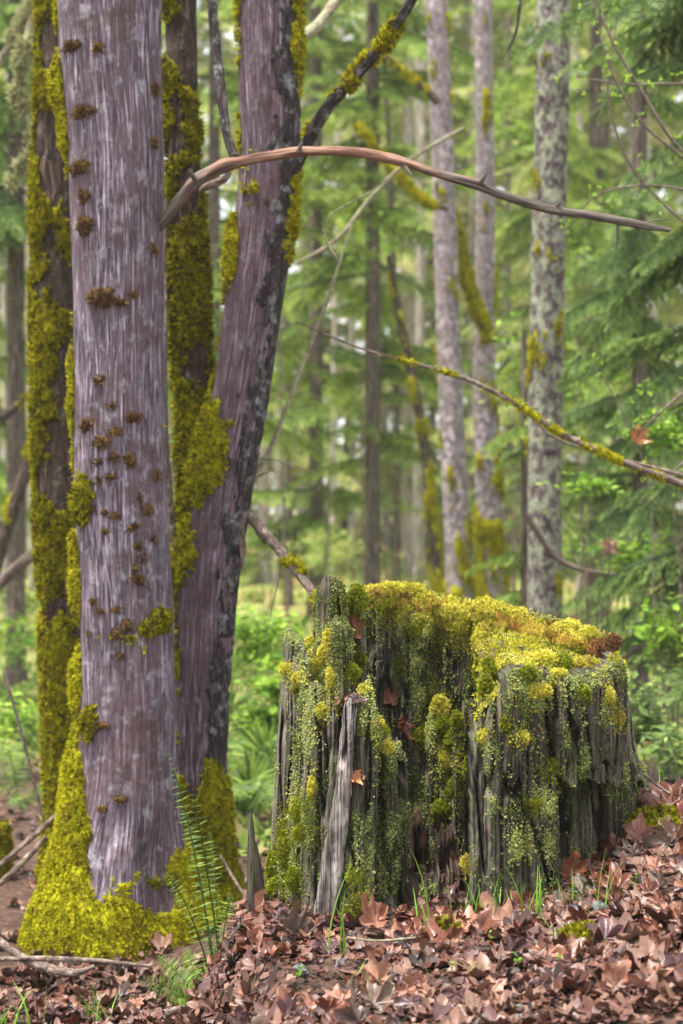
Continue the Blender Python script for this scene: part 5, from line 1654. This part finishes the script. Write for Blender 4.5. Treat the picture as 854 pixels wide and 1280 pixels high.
tw_pts = [
    [(966, 640, 6.6, 8), (900, 610, 6.4, 6), (854, 594, 6.3, 5), (800, 580, 6.3, 4.5), (745, 565, 6.3, 4), (690, 545, 6.3, 3.5), (650, 505, 6.3, 2)],
    [(945, 330, 6.6, 8), (880, 215, 6.4, 5), (840, 175, 6.3, 4.5), (800, 110, 6.3, 4), (765, 50, 6.3, 3.5), (735, -30, 6.3, 3)],
    [(950, 350, 6.6, 7), (900, 235, 6.5, 4.5), (850, 195, 6.4, 4), (800, 150, 6.4, 3.5), (765, 90, 6.4, 3), (745, 20, 6.4, 2.5), (738, -30, 6.4, 2)],
    [(955, 380, 6.6, 6), (880, 300, 6.5, 4), (830, 255, 6.5, 3.5), (790, 210, 6.5, 3), (760, 120, 6.5, 2.5), (772, 20, 6.5, 2)],
    [(960, 520, 6.6, 6), (900, 470, 6.5, 4), (854, 492, 6.4, 3.5), (820, 520, 6.4, 3), (795, 545, 6.4, 2.5)],
    [(960, 560, 6.6, 6), (880, 560, 6.5, 4), (820, 600, 6.4, 3), (790, 540, 6.4, 2.6), (765, 490, 6.4, 2), (740, 455, 6.4, 1.5)],
    [(945, 200, 6.6, 6), (880, 110, 6.5, 4), (850, 105, 6.5, 3.5), (780, 105, 6.5, 2.5), (720, 96, 6.5, 1.6)],
    [(950, 260, 6.6, 6), (870, 240, 6.5, 4), (800, 232, 6.5, 3), (745, 245, 6.5, 2.5), (715, 280, 6.5, 1.5)],
]
for k, q in enumerate(tw_pts):
    branch(q, M['twig'], vm, 'branch', 60, 6, .25, seed=k)
items = []
for q in tw_pts:
    for (px, py, D, w) in q[1:]:
        for _ in range(6):
            c = P(px + rng.normal(0, 16), py + rng.normal(0, 10), D)
            n = 3
            d = rng.normal(0, 1, (n, 3))
            items.append(scatter(LEAFQ[0], LEAFQ[1], np.tile(c, (n, 1)), frame_xz(d, rng.normal(0, .4, (n, 3)) + np.array([0, 0, 1.])), rng.uniform(.012, .03, n), rng.uniform(.5, 1, n)))
V, Fs, t = merge(items)
part('bud_leaves', V, Fs, M['shrub'], vm, tint=t, smooth=False)
leaf_at(797, 550, 6.4, 'orange', 4, .056, 'orange brown dead leaf hanging from a twig at the right', (.25, -.95, .2), 5.4)
leaf_at(766, 684, 8.6, 'tan', 6, .075, 'blurred pinkish dead leaf caught in the green bush behind the stump', (.2, -.8, .4), 1.2)

# twig hanging in from the top
hx = P(650, -20, 7.0)
ht = root('hanging_twig', 'dark thin twig dangling from above left of the lichen spotted trunk', 'twig', hx)
branch([(652, -60, 7.0, 6), (650, 0, 7.0, 5), (645, 40, 7.0, 4), (634, 65, 7.0, 3), (628, 74, 7.0, 2)], M['dark_bark'], ht, 'twig', 30, 6, .3)

# pale drooping mossy limbs at the top left
for k, (pts, lab) in enumerate([([(60, -40, 8, 12), (40, 30, 8, 11), (22, 110, 8, 10), (40, 170, 8, 8), (12, 235, 8, 5)], 'pale lichen hung limb drooping at the top left corner'),
                                ([(-10, 90, 8.5, 9), (10, 60, 8.5, 8), (35, 20, 8.5, 7), (60, -40, 8.5, 6)], 'pale lichen limb crossing the top left corner')]):
    r = root('mossy_limb', lab, 'limb', P(pts[0][0], pts[0][1], pts[0][2]))
    o, tl = branch(pts, M['pale_twig'], r, 'branch', 60, 10, .5)
    xb = tl.pos(0)
    moss_on(tl, np.clip((fbm(xb[..., 0] * 8, xb[..., 1] * 8, xb[..., 2] * 8, 3, 95 + k) - .45) * 5, -1, 1), .02, 6000, r, M['hair_moss'], .03, seed=14)

# ------------------------------------------------------------------ far forest mass and low growth
n = 15000
D = rng.uniform(30, 60, n)
px = rng.uniform(-250, 1100, n)
x = (px - 427) * D / F
z = rng.uniform(0, 1, n)**.85 * 24 + ground_z(x, D)
dens = fbm(x * .16, D * .1, z * .12, 3, 500)
kp = dens > .42
x, D, z = x[kp], D[kp], z[kp]
n = len(x)
sm = spray(5, .5, .09)
az = rng.uniform(0, 6.28, n)
items = []
for q in range(2):
    fwd = np.stack([np.cos(az + q * 2.1), np.sin(az + q * 2.1), rng.uniform(-.6, .1, n)], -1)
    V, Fs, t = scatter(sm[0], sm[1], np.stack([x, D, z], -1) + rng.normal(0, .4, (n, 3)), frame_xz(fwd, np.tile([0, 0, 1.], (n, 1))), rng.uniform(.5, 1.3, n))
    items.append((V, Fs, np.clip(np.repeat(rng.uniform(0, .8, n), len(sm[0])) + np.tile(sm[2], n) * .5, 0, 1)))
V, Fs, t = merge(items)
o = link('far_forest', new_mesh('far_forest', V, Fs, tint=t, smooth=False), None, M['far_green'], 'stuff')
o['label'] = 'soft pale green wall of far forest foliage'

n = 9000
D = 6.8 + 34 * rng.random(n)**1.3
x = rng.uniform(-.27, .27, n) * D
kp = (fbm(x * .7, D * .7, 0, 3, 510) > np.where(D < 10, .56, .46)) & ~((x < -.8) & (D < 9.5))
x, D = x[kp], D[kp]
n = len(x)
pos = np.stack([x, D, ground_z(x, D)], -1)
items = []
for q in range(4):
    d = rng.normal(0, 1, (n, 3))
    d[:, 2] = np.abs(d[:, 2]) * .8 + .2
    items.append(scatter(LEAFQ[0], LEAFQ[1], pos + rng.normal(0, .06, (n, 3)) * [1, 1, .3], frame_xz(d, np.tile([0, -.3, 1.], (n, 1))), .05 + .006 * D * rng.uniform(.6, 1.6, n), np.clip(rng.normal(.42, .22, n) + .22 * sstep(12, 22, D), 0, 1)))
V, Fs, t = merge(items)
o = link('undergrowth', new_mesh('undergrowth', V, Fs, tint=t, smooth=False), None, M['low_green'], 'stuff')
o['label'] = 'low green and tan undergrowth on the forest floor'

# ------------------------------------------------------------------ haze among the far trees
g = NG('thin_haze')
pv = g.new('ShaderNodeVolumePrincipled')
pv.inputs['Color'].default_value = (.86, .90, .80, 1)
pv.inputs['Density'].default_value = 0.0015
pv.inputs['Anisotropy'].default_value = 0.2
g.t.links.new(pv.outputs[0], g.out.inputs['Volume'])
hx0, hx1, hy0, hy1, hz0, hz1 = -60., 60., -3., 75., -3., 29.
hv = np.array([[a, b, c] for a in (hx0, hx1) for b in (hy0, hy1) for c in (hz0, hz1)])
hf = np.array([[0, 1, 3, 2], [4, 6, 7, 5], [0, 4, 5, 1], [2, 3, 7, 6], [0, 2, 6, 4], [1, 5, 7, 3]])
o = link('haze', new_mesh('haze', hv, hf, smooth=False), None, g.m, 'stuff')
